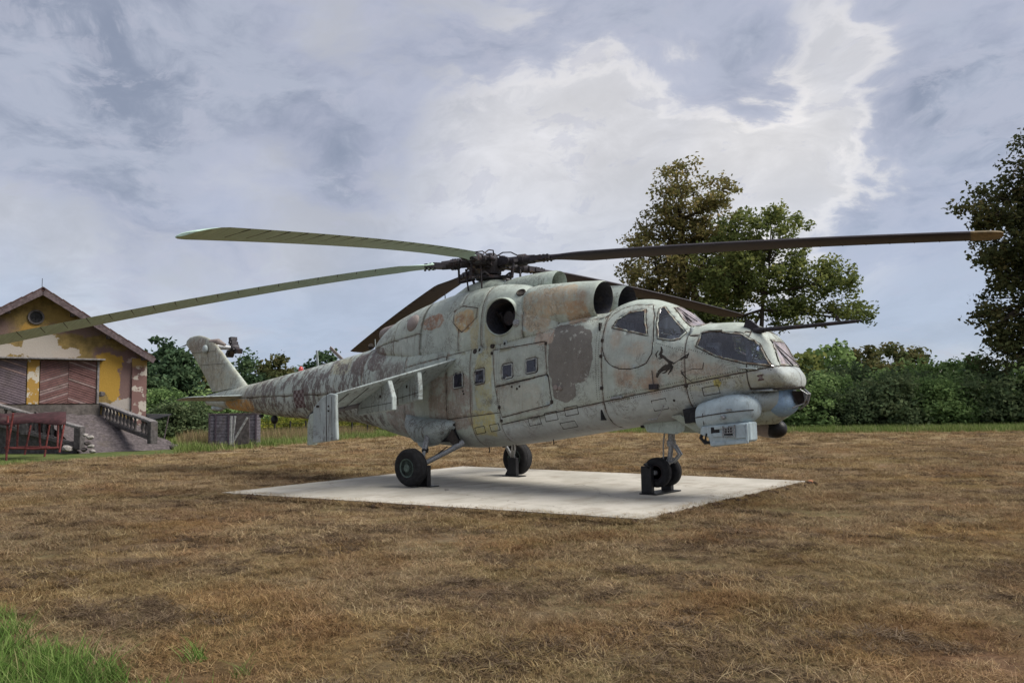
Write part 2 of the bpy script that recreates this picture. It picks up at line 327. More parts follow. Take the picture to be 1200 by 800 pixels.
material('blade_green_lit', blade_fn((.52, .69, .59), (.42, .57, .48), (.24, .28, .22)))  # blades with lit undersides: the light is painted in as pale green
material('blade_dark_shaded', blade_fn((.040, .034, .043), (.024, .021, .028), (.06, .048, .05)))  # the other blades: underside shade painted in as near-black
material('blade_tip', simple((.20, .15, .08), .7, sc=20))

# ================================================================== THE HELICOPTER  (x forward, y to port, z up; z = 0 is the slab)
def interp(tab, x, k):
    """monotone cubic through the table rows, sorted by x"""
    n = len(tab)
    if x <= tab[0][0]: return tab[0][k]
    if x >= tab[-1][0]: return tab[-1][k]
    for i in range(n-1):
        if tab[i][0] <= x <= tab[i+1][0]: break
    def sl(j): return (tab[j+1][k]-tab[j][k])/(tab[j+1][0]-tab[j][0])
    def tan(j):
        if j == 0: return sl(0)
        if j == n-1: return sl(n-2)
        a, b = sl(j-1), sl(j)
        return 0.0 if a*b <= 0 else 2*a*b/(a+b)
    h = tab[i+1][0]-tab[i][0]; t = (x-tab[i][0])/h
    return ((2*t**3-3*t*t+1)*tab[i][k]+(t**3-2*t*t+t)*h*tan(i)+(-2*t**3+3*t*t)*tab[i+1][k]+(t**3-t*t)*h*tan(i+1))
#        x     zb    zt    w    zm   ntop nbot
BODY = [(-9.95, 1.64, 1.92, .10, 1.78, 2, 2), (-9.4, 1.58, 1.99, .17, 1.78, 2, 2), (-8.6, 1.50, 2.08, .245, 1.79, 2, 2), (-7.6, 1.41, 2.17, .31, 1.79, 2, 2),
        (-6.5, 1.31, 2.30, .37, 1.81, 2, 2), (-4.9, 1.22, 2.50, .45, 1.87, 2, 2), (-3.5, 1.16, 2.68, .54, 1.92, 2, 2), (-2.7, 1.06, 2.79, .62, 1.94, 2.05, 2.1),
        (-2.0, .91, 2.86, .70, 1.92, 2.2, 2.3), (-1.2, .78, 2.80, .77, 1.85, 2.8, 2.6), (-.4, .70, 2.72, .83, 1.80, 4, 2.9), (.4, .67, 2.72, .855, 1.75, 5, 3.2),
        (1.6, .76, 2.80, .86, 1.72, 5, 3.3), (2.6, .89, 2.92, .86, 1.8, 5, 3.2), (3.3, .99, 3.00, .855, 1.9, 4.2, 3.0), (3.62, 1.03, 3.02, .845, 1.95, 3.2, 2.9), (3.9, 1.07, 3.17, .83, 1.98, 2.35, 2.9), (4.1, 1.09, 3.21, .815, 1.99, 2.2, 2.9),
        (4.3, 1.12, 3.20, .80, 2.0, 2.1, 2.9), (4.65, 1.15, 3.10, .765, 2.0, 2.05, 2.8), (4.95, 1.20, 2.94, .735, 2.0, 2.1, 2.7), (5.22, 1.26, 2.715, .71, 2.0, 2.4, 2.6),
        (5.5, 1.34, 2.70, .68, 2.0, 2.5, 2.5), (5.8, 1.42, 2.69, .64, 1.98, 2.5, 2.5), (6.08, 1.50, 2.63, .595, 1.95, 2.5, 2.5), (6.30, 1.56, 2.51, .55, 1.93, 2.6, 2.5), (6.45, 1.60, 2.33, .515, 1.90, 2.7, 2.5),
        (6.56, 1.62, 2.09, .455, 1.87, 2.5, 2.5), (6.63, 1.63, 1.965, .405, 1.82, 2.4, 2.8), (6.68, 1.64, 1.925, .345, 1.79, 2.2, 2.8), (6.72, 1.65, 1.88, .27, 1.77, 2.1, 2.6), (6.745, 1.665, 1.82, .18, 1.75, 2, 2.2), (6.755, 1.69, 1.77, .07, 1.73, 2, 2)]
def sec_point(tab, x, th):
    zb, zt, w, zm, nt, nb = (interp(tab, x, k) for k in range(1, 7))
    c, s = math.cos(th), math.sin(th); n = nt if s > 0 else nb
    yy = math.copysign(abs(c)**(2/n), c)*w
    zz = zm + (math.copysign(abs(s)**(2/n), s)*((zt-zm) if s > 0 else (zm-zb)))
    return (x, yy, zz)
def loft(tab, xs, N=72):
    mb = MB(); rings = []
    for x in xs:
        # even spacing along the outline
        dense = [sec_point(tab, x, 2*PI*i/720-PI/2) for i in range(721)]
        d = [0]
        for a, b in zip(dense, dense[1:]): d.append(d[-1]+math.dist(a, b))
        r = []; j = 0
        for i in range(N):
            t = d[-1]*i/N
            while d[j+1] < t: j += 1
            r.append(dense[j])
        rings.append(r)
    return mb.rings(rings)
def bm_of(me): bm = bmesh.new(); bm.from_mesh(me); return bm

heli = empty('military_helicopter')
tag(heli, 'weathered grey-green military helicopter with five drooping rotor blades standing on the concrete slab', 'helicopter')

# ---- fuselage skin, cut into panels
xs = list(np.arange(-9.95, 3.3, .085))+list(np.arange(3.3, 6.5, .05))+[6.5, 6.54, 6.57, 6.60, 6.63, 6.655, 6.68, 6.70, 6.72, 6.735, 6.745, 6.751, 6.755]
bodym = loft(BODY, xs, 80).mesh('body')
bm = bm_of(bodym); bmesh.ops.triangulate(bm, faces=[f for f in bm.faces if len(f.verts) > 4])
BODY_BVH = BVHTree.FromBMesh(bm)

# outlines seen from the side: (x, z)
def cut_poly(bm, poly, ax, keep):
    """score the outline into the skin; ax = (first, second) axis of the outline, the third is the cutting direction"""
    a0, a1 = ax; n = len(poly)
    lo = (min(p[0] for p in poly)-.08, min(p[1] for p in poly)-.08); hi = (max(p[0] for p in poly)+.08, max(p[1] for p in poly)+.08)
    for i in range(n):
        p, q = poly[i], poly[(i+1) % n]; fs = []
        for f in bm.faces:
            c = f.calc_center_median()
            if lo[0] < c[a0] < hi[0] and lo[1] < c[a1] < hi[1] and keep(c): fs.append(f)
        no = Vector((0, 0, 0)); no[a0] = -(q[1]-p[1]); no[a1] = q[0]-p[0]; co = Vector((0, 0, 0)); co[a0] = p[0]; co[a1] = p[1]
        es = set(e for f in fs for e in f.edges); vs = set(v for f in fs for v in f.verts)
        bmesh.ops.bisect_plane(bm, geom=list(vs)+list(es)+fs, plane_co=co, plane_no=no, dist=1e-5)
def inside(poly, u, v):
    r = False; n = len(poly)
    for i in range(n):
        (x1, y1), (x2, y2) = poly[i], poly[(i+1) % n]
        if (y1 > v) != (y2 > v) and u < (x2-x1)*(v-y1)/(y2-y1)+x1: r = not r
    return r
def cut_plane(bm, co, no, keep=lambda c: True):
    fs = [f for f in bm.faces if keep(f.calc_center_median())]
    es = set(e for f in fs for e in f.edges); vs = set(v for f in fs for v in f.verts)
    bmesh.ops.bisect_plane(bm, geom=list(vs)+list(es)+fs, plane_co=co, plane_no=no, dist=1e-5)
def split_panels(bm, ids, groove=.007, depth=.010):
    """every panel is inset a little and its rim pushed in, so joints are real grooves; returns {id: new mesh}"""
    bmesh.ops.dissolve_degenerate(bm, dist=2e-4, edges=list(bm.edges))
    lay = bm.faces.layers.int.new('pid'); names = {}; bm.faces.ensure_lookup_table()
    for f in bm.faces: f.smooth = True; f.material_index = 0
    groups = {}
    for f in bm.faces: groups.setdefault(ids(f.calc_center_median(), f.normal), []).append(f)
    for k, (pid, fs) in enumerate(groups.items()):
        names[k] = pid
        for f in fs: f[lay] = k
    edgev = set()
    for e in bm.edges:
        l = e.link_faces
        if len(l) == 2 and l[0][lay] != l[1][lay]: edgev.update(e.verts)
    bm.normal_update(); keepn = {v: v.normal.copy() for v in edgev}
    for k in names:
        fs = [f for f in bm.faces if f[lay] == k]
        r = bmesh.ops.inset_region(bm, faces=fs, thickness=groove, depth=0, use_boundary=False, use_even_offset=False)
        for f in r['faces']: f[lay] = k; f.material_index = 1
    for v, nn in keepn.items():
        if v.is_valid: v.co -= nn*depth
    for e in bm.edges:
        l = e.link_faces
        if len(l) == 2 and l[0].material_index != l[1].material_index: e.smooth = False
    out = {}
    for k, pid in names.items():
        b2 = bmesh.new(); vm = {}
        for f in bm.faces:
            if f[lay] != k: continue
            vs = []
            for v in f.verts:
                if v not in vm: vm[v] = b2.verts.new(v.co)
                vs.append(vm[v])
            try: nf = b2.faces.new(vs)
            except ValueError: continue
            nf.smooth = True; nf.material_index = f.material_index
        for e in b2.edges:
            l = e.link_faces
            if len(l) == 2 and l[0].material_index != l[1].material_index: e.smooth = False
        b2.verts.index_update(); rim = [1.0 if any(f.material_index for f in v.link_faces) else 0.0 for v in b2.verts]
        me = bpy.data.meshes.new('panel'); b2.to_mesh(me); b2.free(); out[pid] = me; a = me.attributes.new('rim', 'FLOAT', 'POINT'); a.data.foreach_set('value', rim)
    return out
NEG = lambda c: c.y < 0
POS = lambda c: c.y > 0
def side_polys():
    L = []
    def both(nm, poly, kind):
        L.append((nm, poly, (0, 2), -1, kind)); L.append((nm, poly, (0, 2), 1, kind))
    def quad(x0, z0, w, h, sl=.115):
        k = .035; return [(x0+u*w, z0+u*w*sl-v*h) for u, v in ((0, k*3), (k*3, 0), (1-k*3, 0), (1, k*3), (1, 1-k*3), (1-k*3, 1), (k*3, 1), (0, 1-k*3))]
    for q in ((.435, 2.075, .27, .285), (1.0, 2.135, .26, .285), (1.665, 2.20, .265, .27), (2.215, 2.265, .27, .265)): both('cabin_window', quad(*q), 'win')
    both('cabin_door_upper', [(1.44, 2.475), (2.64, 2.555), (2.70, 2.03), (2.66, 1.985), (1.50, 1.81)], 'door')
    both('cabin_door_lower', [(1.50, 1.80), (2.66, 1.975), (2.71, 1.99), (2.79, 1.50), (2.76, 1.475), (1.64, 1.255)], 'door')
    both('pilot_window', [(3.93, 2.70), (3.97, 2.80), (4.05, 2.90), (4.18, 2.965), (4.44, 2.985), (4.60, 2.52)], 'cwin')
    both('pilot_door', [(3.80, 2.78), (3.88, 2.95), (4.02, 3.04), (4.2, 3.08), (4.50, 3.06), (4.62, 2.86), (4.70, 2.47), (4.69, 2.24), (4.60, 2.09), (4.45, 2.03), (4.31, 2.01), (4.12, 2.02), (3.96, 2.09), (3.86, 2.20), (3.80, 2.40)], 'door')
    both('side_screen', [(4.62, 3.00), (4.68, 3.03), (4.92, 2.81), (5.20, 2.54), (5.12, 2.44), (4.98, 2.42), (4.76, 2.465)], 'clear')
    both('gunner_window', [(5.40, 2.31), (5.45, 2.54), (5.75, 2.53), (6.07, 2.475), (6.34, 2.30), (6.53, 1.955), (6.13, 2.015), (5.72, 2.135)], 'cwin')
    L.append(('pilot_windscreen', [(4.80, -.20), (5.03, -.345), (5.22, -.385), (5.37, -.33), (5.42, 0), (5.37, .33), (5.22, .385), (5.03, .345), (4.80, .20)], (0, 1), 0, 'screen'))
    L.append(('gunner_windscreen', [(-.235, 2.37), (-.36, 1.975), (.36, 1.975), (.235, 2.37)], (1, 2), 2, 'screen'))
    return L
POLYS = side_polys()
def pkeep(sd, kind):
    if sd == -1: return NEG
    if sd == 1: return POS
    if sd == 0: return lambda c: c.z > 2.3
    return lambda c: c.x > 6.34
ORDER = {'win': 0, 'cwin': 0, 'clear': 0, 'screen': 0, 'door': 1}
POLYS.sort(key=lambda t: ORDER[t[4]])
XB = [-8.75, -7.62, -7.30, -6.15, -4.95, -3.62, -2.55, -1.02, .25, .88, 1.60, 3.80, 5.24, 6.17]
for xx in XB: cut_plane(bm, (xx, 0, 0), (1, 0, 0), lambda c, q=xx: abs(c.x-q) < .2)
def sill_z(x): return 1.135+.168*(x-1.64)
def deck_z(x): return 2.425+.137*(x-.19)
def mid_z(x): return 1.80 if x < -1 else 1.20+.09*x
cut_plane(bm, (1.64, 0, 1.135), Vector((-.168, 0, 1)).normalized(), lambda c: c.x > 1.5)
cut_plane(bm, (.19, 0, 2.425), Vector((-.137, 0, 1)).normalized(), lambda c: -1.1 < c.x < 3.9)
cut_plane(bm, (0, 0, 1.80), (0, 0, 1), lambda c: c.x < -.9)
cut_plane(bm, (0, 0, 1.20), Vector((-.09, 0, 1)).normalized(), lambda c: -1.1 < c.x < 1.7)
for nm, poly, ax, sd, kind in POLYS: cut_poly(bm, poly, ax, pkeep(sd, kind))
def body_id(c, n):
    for k, (nm, poly, ax, sd, kind) in enumerate(POLYS):
        if inside(poly, c[ax[0]], c[ax[1]]) and pkeep(sd, kind)(c): return ('p', k)
    b = sum(c.x > q for q in XB); sd = -1 if c.y < 0 else 1
    row = 0
    if c.x > 1.6: row = int(c.z > sill_z(c.x))
    elif c.x > -1.02: row = int(c.z > 1.20+.09*c.x)
    else: row = int(c.z > 1.80)
    if -1.02 < c.x < 3.80 and c.z > deck_z(c.x): row = 2; sd = 0
    if c.x > 5.24 and c.z > 1.9 and row: sd = 0 if c.z > 2.5 else sd
    return ('s', b, row, sd)
panels = split_panels(bm, body_id); bm.free()
def shrink(me, d):
    me.update(); bmm = bmesh.new(); bmm.from_mesh(me); bmm.normal_update()
    for v in bmm.verts: v.co -= v.normal*d
    bmm.to_mesh(me); bmm.free()
def window(nm, me, kind, thing, frame_w=.022):
    """splits a glazed panel into frame ring and pane"""
    b = bmesh.new(); b.from_mesh(me)
    bmesh.ops.delete(b, geom=[f for f in b.faces if f.material_index == 1], context='FACES')
    r = bmesh.ops.inset_region(b, faces=list(b.faces), thickness=frame_w, depth=0, use_boundary=True, use_even_offset=False)
    ring = set(r['faces'])
    for f in b.faces: f.material_index = 1 if f in ring else 0
    bf = b.copy(); bmesh.ops.delete(bf, geom=[f for f in bf.faces if f.material_index == 0], context='FACES')
    bmesh.ops.delete(b, geom=[f for f in b.faces if f.material_index == 1], context='FACES')
    for f in bf.faces: f.material_index = 0
    bf.normal_update(); nn = {v: v.normal.copy() for v in bf.verts}
    for v in bf.verts: v.co += nn[v]*.006
    r = bmesh.ops.extrude_edge_only(bf, edges=[e for e in bf.edges if e.is_boundary])
    nv = [g_ for g_ in r['geom'] if isinstance(g_, bmesh.types.BMVert)]
    old = list(nn.items())
    for v in nv:
        nr = min(old, key=lambda t: (t[0].co-v.co).length_squared)[1]; v.co -= nr*.02
    m1 = bpy.data.meshes.new('frame'); bf.to_mesh(m1); bf.free()
    for f in b.faces: f.smooth = True
    m2 = bpy.data.meshes.new('pane'); b.to_mesh(m2); b.free(); shrink(m2, .004)
    fr = link(nm, m1, 'gasket' if kind in ('win',) else 'paint_plain', thing)
    link('window_pane', m2, {'win': 'window_glass', 'cwin': 'canopy_glass', 'clear': 'clear_glass', 'screen': 'screen_glass'}[kind], fr)
for pid, me in panels.items():
    if pid[0] == 's': link('skin_panel', me, ['paint', 'seam'], heli)
    else:
        nm, poly, ax, sd, kind = POLYS[pid[1]]
        if kind == 'door': link(nm, me, ['paint', 'seam'], heli)
        else: window(nm, me, kind, heli)

# ---- engine and gearbox cowling
COWL = [(-2.55, 2.6, 2.93, .22, 2.72, 2, 2), (-2.35, 2.5, 3.05, .38, 2.7, 2.1, 2), (-2.05, 2.4, 3.21, .52, 2.65, 2.2, 2), (-1.6, 2.4, 3.40, .63, 2.62, 2.3, 2), (-.65, 2.2, 3.63, .735, 2.52, 2.5, 2), (.3, 2.2, 3.75, .79, 2.5, 2.7, 2),
        (1.2, 2.3, 3.78, .812, 2.62, 2.8, 2), (1.8, 2.3, 3.72, .815, 2.70, 2.7, 2), (2.3, 2.4, 3.50, .80, 2.74, 2.6, 2), (2.7, 2.5, 3.22, .76, 2.72, 2.6, 2), (2.95, 2.5, 3.04, .70, 2.70, 2.5, 2), (3.2, 2.5, 2.96, .64, 2.70, 2.3, 2), (3.48, 2.5, 2.90, .55, 2.70, 2.3, 2)]
cm = loft(COWL, list(np.arange(-2.55, 3.48, .085))+[3.48], 72).mesh('cowl')
bc = bm_of(cm)
CB = [-1.48, -.60, .52, 1.12, 2.12, 2.85]
for xx in CB: cut_plane(bc, (xx, 0, 0), (1, 0, 0), lambda c, q=xx: abs(c.x-q) < .2)
HEX = [(.34, 3.30), (.56, 3.38), (.98, 3.30), (1.00, 3.12), (.62, 2.86), (.36, 3.06)]
for kp in (NEG, POS): cut_poly(bc, HEX, (0, 2), kp)
EXC = (1.63, 3.07); EXR = .345
EXP = [(EXC[0]+EXR*.93*math.cos(a), EXC[1]+EXR*1.02*math.sin(a)) for a in [2*PI*i/20 for i in range(20)]]
for kp in (NEG, POS): cut_poly(bc, EXP, (0, 2), kp)
bmesh.ops.delete(bc, geom=[f for f in bc.faces if inside(EXP, f.calc_center_median().x, f.calc_center_median().z)], context='FACES')
cut_plane(bc, (0, 0, 3.0), Vector((-.11, 0, 1)).normalized(), lambda c: c.x < -.5)
def cowl_id(c, n):
    sd = -1 if c.y < 0 else 1
    if inside(HEX, c.x, c.z): return ('h', sd)
    return ('c', sum(c.x > q for q in CB), sd, int(c.x < -.6 and c.z > 3.0+.11*c.x))
COWL_BVH = BVHTree.FromBMesh(bc)
for pid, me in split_panels(bc, cowl_id).items(): link('cowling_panel' if pid[0] == 'c' else 'access_panel', me, ['paint', 'seam'], heli)
bc.free()
def hit_side(x, z, sd=-1, cowl=True):
    o = Vector((x, 3*sd, z)); d = Vector((0, -sd, 0)); best = None
    for t in ([BODY_BVH, COWL_BVH] if cowl else [BODY_BVH]):
        l, n, i, dd = t.ray_cast(o, d)
        if l is not None and (best is None or dd < best[2]): best = (l, n, dd)
    if best is None: return Vector((x, .3*sd, z)), Vector((0, sd, 0))
    return best[0], best[1]
# nacelles with open intakes
for sy in (-1, 1):
    yc = .41*sy if sy < 0 else .34
    mb = MB(); rings = []
    for x, cz, ry, rz in ((2.02, 3.23, .30, .33), (2.1, 3.23, .36, .37), (2.25, 3.235, .375, .385), (2.7, 3.235, .37, .37), (3.1, 3.235, .355, .355), (3.34, 3.235, .33, .335), (3.50, 3.235, .318, .325), (3.56, 3.235, .305, .314), (3.585, 3.235, .290, .300),
                          (3.57, 3.235, .278, .288), (3.42, 3.23, .26, .268), (3.2, 3.22, .235, .235), (2.9, 3.2, .215, .215)):
        lowr = 1+.42*max(0, min(1, (3.45-x)/.6))*(ry > .3); rings.append([(x+.05*math.sin(t)*(x > 3.3), yc+ry*math.copysign(abs(math.cos(t))**(.75 if lowr > 1 and math.sin(t) < 0 else 1), math.cos(t)), cz+rz*math.sin(t)*(lowr if math.sin(t) < 0 else 1)) for t in [2*PI*j/40 for j in range(40)]])
    mb.rings(rings[:-4], True, False, False); mb.rings(rings[-5:], True, False, False, 1)
    na = mb.build('engine_nacelle', ['paint', 'intake_dark'], heli, smooth=50)
    m2 = MB().lathe([(.19, 0), (.205, .0), (.205, .02), (.0, .021)], (2.95, yc, 3.2), (1, 0, 0), 28); m2.lathe([(.09, 0), (.085, .12), (.05, .21), (.001, .24)], (2.97, yc, 3.2), (1, 0, 0), 20)
    m2.build('intake_hub', 'dark_inside', na, smooth=50)
    m3 = MB()
    for k in range(9):
        a = 2*PI*k/9; m3.bar((3.0, yc+.06*math.cos(a), 3.2+.06*math.sin(a)), (3.0, yc+.205*math.cos(a), 3.2+.205*math.sin(a)), .02, .05)
    m3.build('intake_vane', 'dark_inside', na)
    # exhaust stub
    mb = MB(); cen = Vector((EXC[0], .78*sy, EXC[1])); ax = Vector((.10, sy, .05)).normalized()
    mb.lathe([(.37, -.16), (.365, .0), (.355, .06), (.340, .075), (.325, .06)], cen-ax*.01, ax, 44, cap=False); mb.lathe([(.325, .06), (.31, 0), (.30, -.2), (.26, -.4)], cen-ax*.01, ax, 44, 1, False)
    ex = mb.build('exhaust_duct', ['paint_plain', 'intake_dark'], heli, smooth=50)
    mb = MB(); mb.lathe([(.30, -.42), (.29, -.40), (.0, -.40)], cen, ax, 32); ob = mb.build('duct_back', 'dark_inside', ex)
    mb = MB(); mb.tube([cen-ax*.40+Vector((.05, 0, .03)), cen-ax*.18+Vector((.02, 0, .0))], [.15, .13], 20); mb.tube([cen-ax*.36+Vector((-.15, 0, -.2)), cen-ax*.12+Vector((-.13, 0, .1))], .025, 8); mb.tube([cen-ax*.3+Vector((-.2, 0, -.05)), cen-ax*.1+Vector((-.2, 0, .12))], .02, 8); mb.tube([cen-ax*.2+Vector((.16, 0, -.1)), cen-ax*.2+Vector((.16, 0, .12))], .03, 8)
    mb.build('exhaust_pipe', 'hub_metal', ex, smooth=50)
    for (px_, pz_, r_) in ((1.93, 3.50, .075),):
        l, n = hit_side(px_, pz_, sy); MB().lathe([(r_+.015, -.02), (r_+.015, .02), (r_, .025), (r_*.8, .005), (.001, .004)], l, n, 20).build('cooling_port', 'seam', heli, smooth=40)
    l, n = hit_side(1.98, 2.93, sy); MB().lathe([(.07, -.02), (.07, .015), (.05, .03), (.001, .03)], l, n, 16).build('filler_cap', 'steel', heli, smooth=40)
    l, n = hit_side(-.92, 3.18, sy); MB().lathe([(.19, -.03), (.185, .02), (.15, .06), (.08, .085), (.001, .09)], l-n*.02, n, 24).build('round_vent_cover', 'paint_brown', heli, smooth=60)
# forward-facing cooler scoop on top of the cowling
mb = MB(); rings = []
for x, cz, ry, rz in ((.75, 3.60, .14, .10), (1.0, 3.64, .24, .20), (1.4, 3.66, .30, .25), (1.9, 3.68, .29, .255), (2.28, 3.70, .25, .235), (2.36, 3.70, .225, .212), (2.34, 3.70, .205, .195), (2.1, 3.69, .19, .18), (1.9, 3.69, .18, .17)):
    rings.append([(x+.03*math.sin(t)*(x > 2), ry*math.cos(t), cz+rz*math.sin(t)) for t in [2*PI*j/32 for j in range(32)]])
mb.rings(rings, True, True, False); sc_ = mb.build('cooler_scoop', 'paint_plain', heli, smooth=50)
MB().lathe([(.2, 0), (.2, .02), (.0, .02)], (1.93, 0, 3.69), (1, 0, 0), 24).build('scoop_core', 'dark_inside', sc_)
# mast fairing and aft outlet
mb = MB(); rings = []
for x, cz, ry, rz in ((-.35, 3.55, .10, .06), (-.1, 3.62, .26, .15), (.2, 3.68, .32, .21), (.5, 3.70, .34, .25), (.85, 3.70, .33, .25), (1.2, 3.68, .26, .16)):
    rings.append([(x, ry*math.cos(t), cz+rz*math.sin(t)) for t in [2*PI*j/28 for j in range(28)]])
mb.rings(rings).build('mast_fairing', 'paint_plain', heli, smooth=60)
mb = MB(); rings = []
for x, cz, ry, rz in ((-1.6, 3.20, .20, .14), (-2.0, 3.13, .24, .17), (-2.35, 3.06, .25, .19), (-2.42, 3.06, .23, .17), (-2.3, 3.06, .21, .15), (-2.0, 3.1, .18, .14)):
    rings.append([(x, ry*math.cos(t), cz+rz*math.sin(t)) for t in [2*PI*j/28 for j in range(28)]])
mb.rings(rings).build('aft_outlet', 'paint_brown', heli, smooth=50)
# cockpit furnishing
for cx, cz in ((4.35, 2.15), (5.75, 1.75)):
    mb = MB(); mb.box((cx, 0, cz), (.42, .46, .12)); mb.box((cx-.22, 0, cz+.36), (.10, .44, .72), Matrix.Rotation(-.12, 3, 'Y')); mb.box((cx-.25, 0, cz+.76), (.08, .24, .16)); mb.build('crew_seat', 'seat_black', heli, bevel=.02)
mb = MB(); mb.box((4.93, 0, 2.42), (.32, .84, .22)); mb.box((6.28, 0, 1.98), (.26, .62, .18)); mb.box((4.5, 0, 2.0), (1.5, 1.2, .03)); mb.box((5.9, 0, 1.62), (1.2, .9, .03)); mb.box((5.27, 0, 2.2), (.04, 1.1, .84)); mb.box((3.82, 0, 2.4), (.04, 1.2, .9))
mb.box((5.5, -.25, 2.13), (.22, .12, .5)); mb.cyl((6.02, -.12, 2.05), (6.0, -.12, 2.36), .045, 10); mb.box((6.0, -.12, 2.38), (.16, .12, .12))
mb.build('cockpit_panel', 'cockpit_grey', heli, bevel=.015)
mb = MB()
for k in range(5): mb.tube([(5.45+.02*k, -.42+.02*k, 2.30), (5.50+.05*k, -.43, 2.22-.02*k), (5.55+.04*k, -.44, 2.05)], .010, 6)
mb.box((5.46, -.38, 2.16), (.05, .05, .30)); mb.build('cockpit_wiring', 'seat_black', heli)
# the cabin's closed bulkheads keep daylight from running through the hull
mb = MB(); mb.box((3.72, 0, 2.0), (.03, 1.5, 1.6)); mb.box((-.9, 0, 1.9), (.03, 1.3, 1.6)); mb.box((1.4, 0, 1.25), (4.6, 1.3, .03)); mb.box((1.4, 0, 2.35), (4.6, 1.5, .03)); mb.box((1.4, .3, 1.8), (4.4, .03, 1.1))
mb.build('cabin_lining', 'dark_inside', heli)
# windscreen wipers and centre frame
for (a, b) in (((4.83, -.16, 2.98), (5.16, -.30, 2.735)), ((6.44, -.22, 2.30), (6.66, -.05, 1.98))):
    mb = MB(); mb.tube([a, b], .012, 6); mb.tube([Vector(a)+Vector((0, .03, .02)), Vector(b)+Vector((.06, .08, 0))], .008, 6); mb.build('wiper', 'black_paint', heli)

# ---- tail fin, stabiliser, tail rotor head
mb = MB(); rings = []
FIN = [(2.00, -7.85, -9.75, .17), (2.14, -8.00, -9.88, .155), (2.4, -8.34, -10.12, .135), (2.7, -8.75, -10.42, .12), (3.0, -9.15, -10.75, .105), (3.3, -9.55, -11.10, .095), (3.42, -9.75, -11.26, .085), (3.52, -9.98, -11.22, .07), (3.60, -10.30, -11.05, .045), (3.63, -10.5, -10.8, .01)]
for z, xl, xt, w in FIN:
    c = xl-xt; r = []
    for k in range(24):
        u = k/24; s_ = 1 if u < .5 else -1; t = (u*2 if u < .5 else 2-u*2); xx = (1-math.cos(PI*t))/2
        r.append((xl-c*xx, s_*w*1.5*(1.48*math.sqrt(max(xx, 0))-.63*xx-1.76*xx*xx+1.42*xx**3-.51*xx**4), z+(.10*(1-xx) if z < 2.1 else 0)-.0))
    rings.append(r)
mb.rings(rings); fin = mb.build('tail_fin', 'paint', heli, smooth=60)
mb = MB()
for z0, x0, x1 in ((2.75, -8.9, -10.4), (3.12, -9.4, -10.85)): mb.bar((x0, -.128, z0), (x1, -.03, z0+.02), .004, .008)
mb.build('fin_seam', 'seam', fin)
MB().lathe([(.12, 0), (.115, .03), (.06, .06), (.001, .065)], (-9.95, -.115, 3.20), (0, -1, 0), 20).build('gearbox_cover', 'paint_grey', fin, smooth=60)
mb = MB(); mb.tube([(-9.9, .02, 3.40), (-9.62, .08, 3.40), (-9.40, .16, 3.30)], [.08, .085, .04], 14); mb.build('gearbox_fairing', 'paint_brown', fin, smooth=60)
mb = MB(); mb.tube([(-11.26, 0, 3.40), (-11.6, 0, 3.36)], [.02, .006], 6); mb.build('fin_probe', 'seam', fin)
mb = MB(); mb.tube([(-9.9, .05, 3.30), (-9.88, .35, 3.28), (-9.86, .62, 3.27)], [.11, .08, .065], 14)
tr = mb.build('tail_rotor_shaft', 'steel', heli, smooth=50)
mb = MB(); mb.lathe([(.10, -.12), (.14, -.06), (.14, .10), (.07, .14), (.001, .15)], (-9.86, .70, 3.26), (0, 1, 0), 18)
for k in range(3):
    a = math.radians(100+120*k); d = Vector((math.cos(a), 0, math.sin(a)))
    c0 = Vector((-9.86, .70, 3.26)); mb.bar(c0+d*.03, c0+d*.24, .15, .13); mb.cyl(c0+d*.16+Vector((0, -.13, 0)), c0+d*.16+Vector((0, .13, 0)), .05, 10); mb.box(c0+d*.27, (.10, .20, .13), Matrix.Rotation(-a, 3, 'Y'))
mb.build('tail_rotor_head', 'hub_metal', heli, smooth=40)
# stabiliser: both halves, starboard nearest
for sy in (-1, 1):
    mb = MB(); rings = []
    for y, xl, xt, z, w in ((.10, -7.72, -8.72, 1.82, .052), (.9, -7.86, -8.66, 1.81, .042), (1.45, -7.98, -8.62, 1.80, .034), (1.60, -8.06, -8.60, 1.795, .025), (1.68, -8.2, -8.55, 1.79, .006)):
        c = xl-xt; r = []
        for k in range(20):
            u = k/20; s_ = 1 if u < .5 else -1; t = (u*2 if u < .5 else 2-u*2); xx = (1-math.cos(PI*t))/2
            r.append((xl-c*xx, sy*y, z+.14*c*(.3-xx)+s_*w*1.5*(1.48*math.sqrt(max(xx, 0))-.63*xx-1.76*xx*xx+1.42*xx**3-.51*xx**4)))
        rings.append(r)
    mb.rings(rings).build('stabiliser', 'paint_grey', heli, smooth=60)
MB().tube([(-9.75, 0, 1.60), (-9.68, 0, 1.56), (-9.3, 0, 1.53), (-9.15, 0, 1.56)], [.03, .07, .075, .05], 14).build('tail_bumper', 'paint_grey', heli, smooth=60)
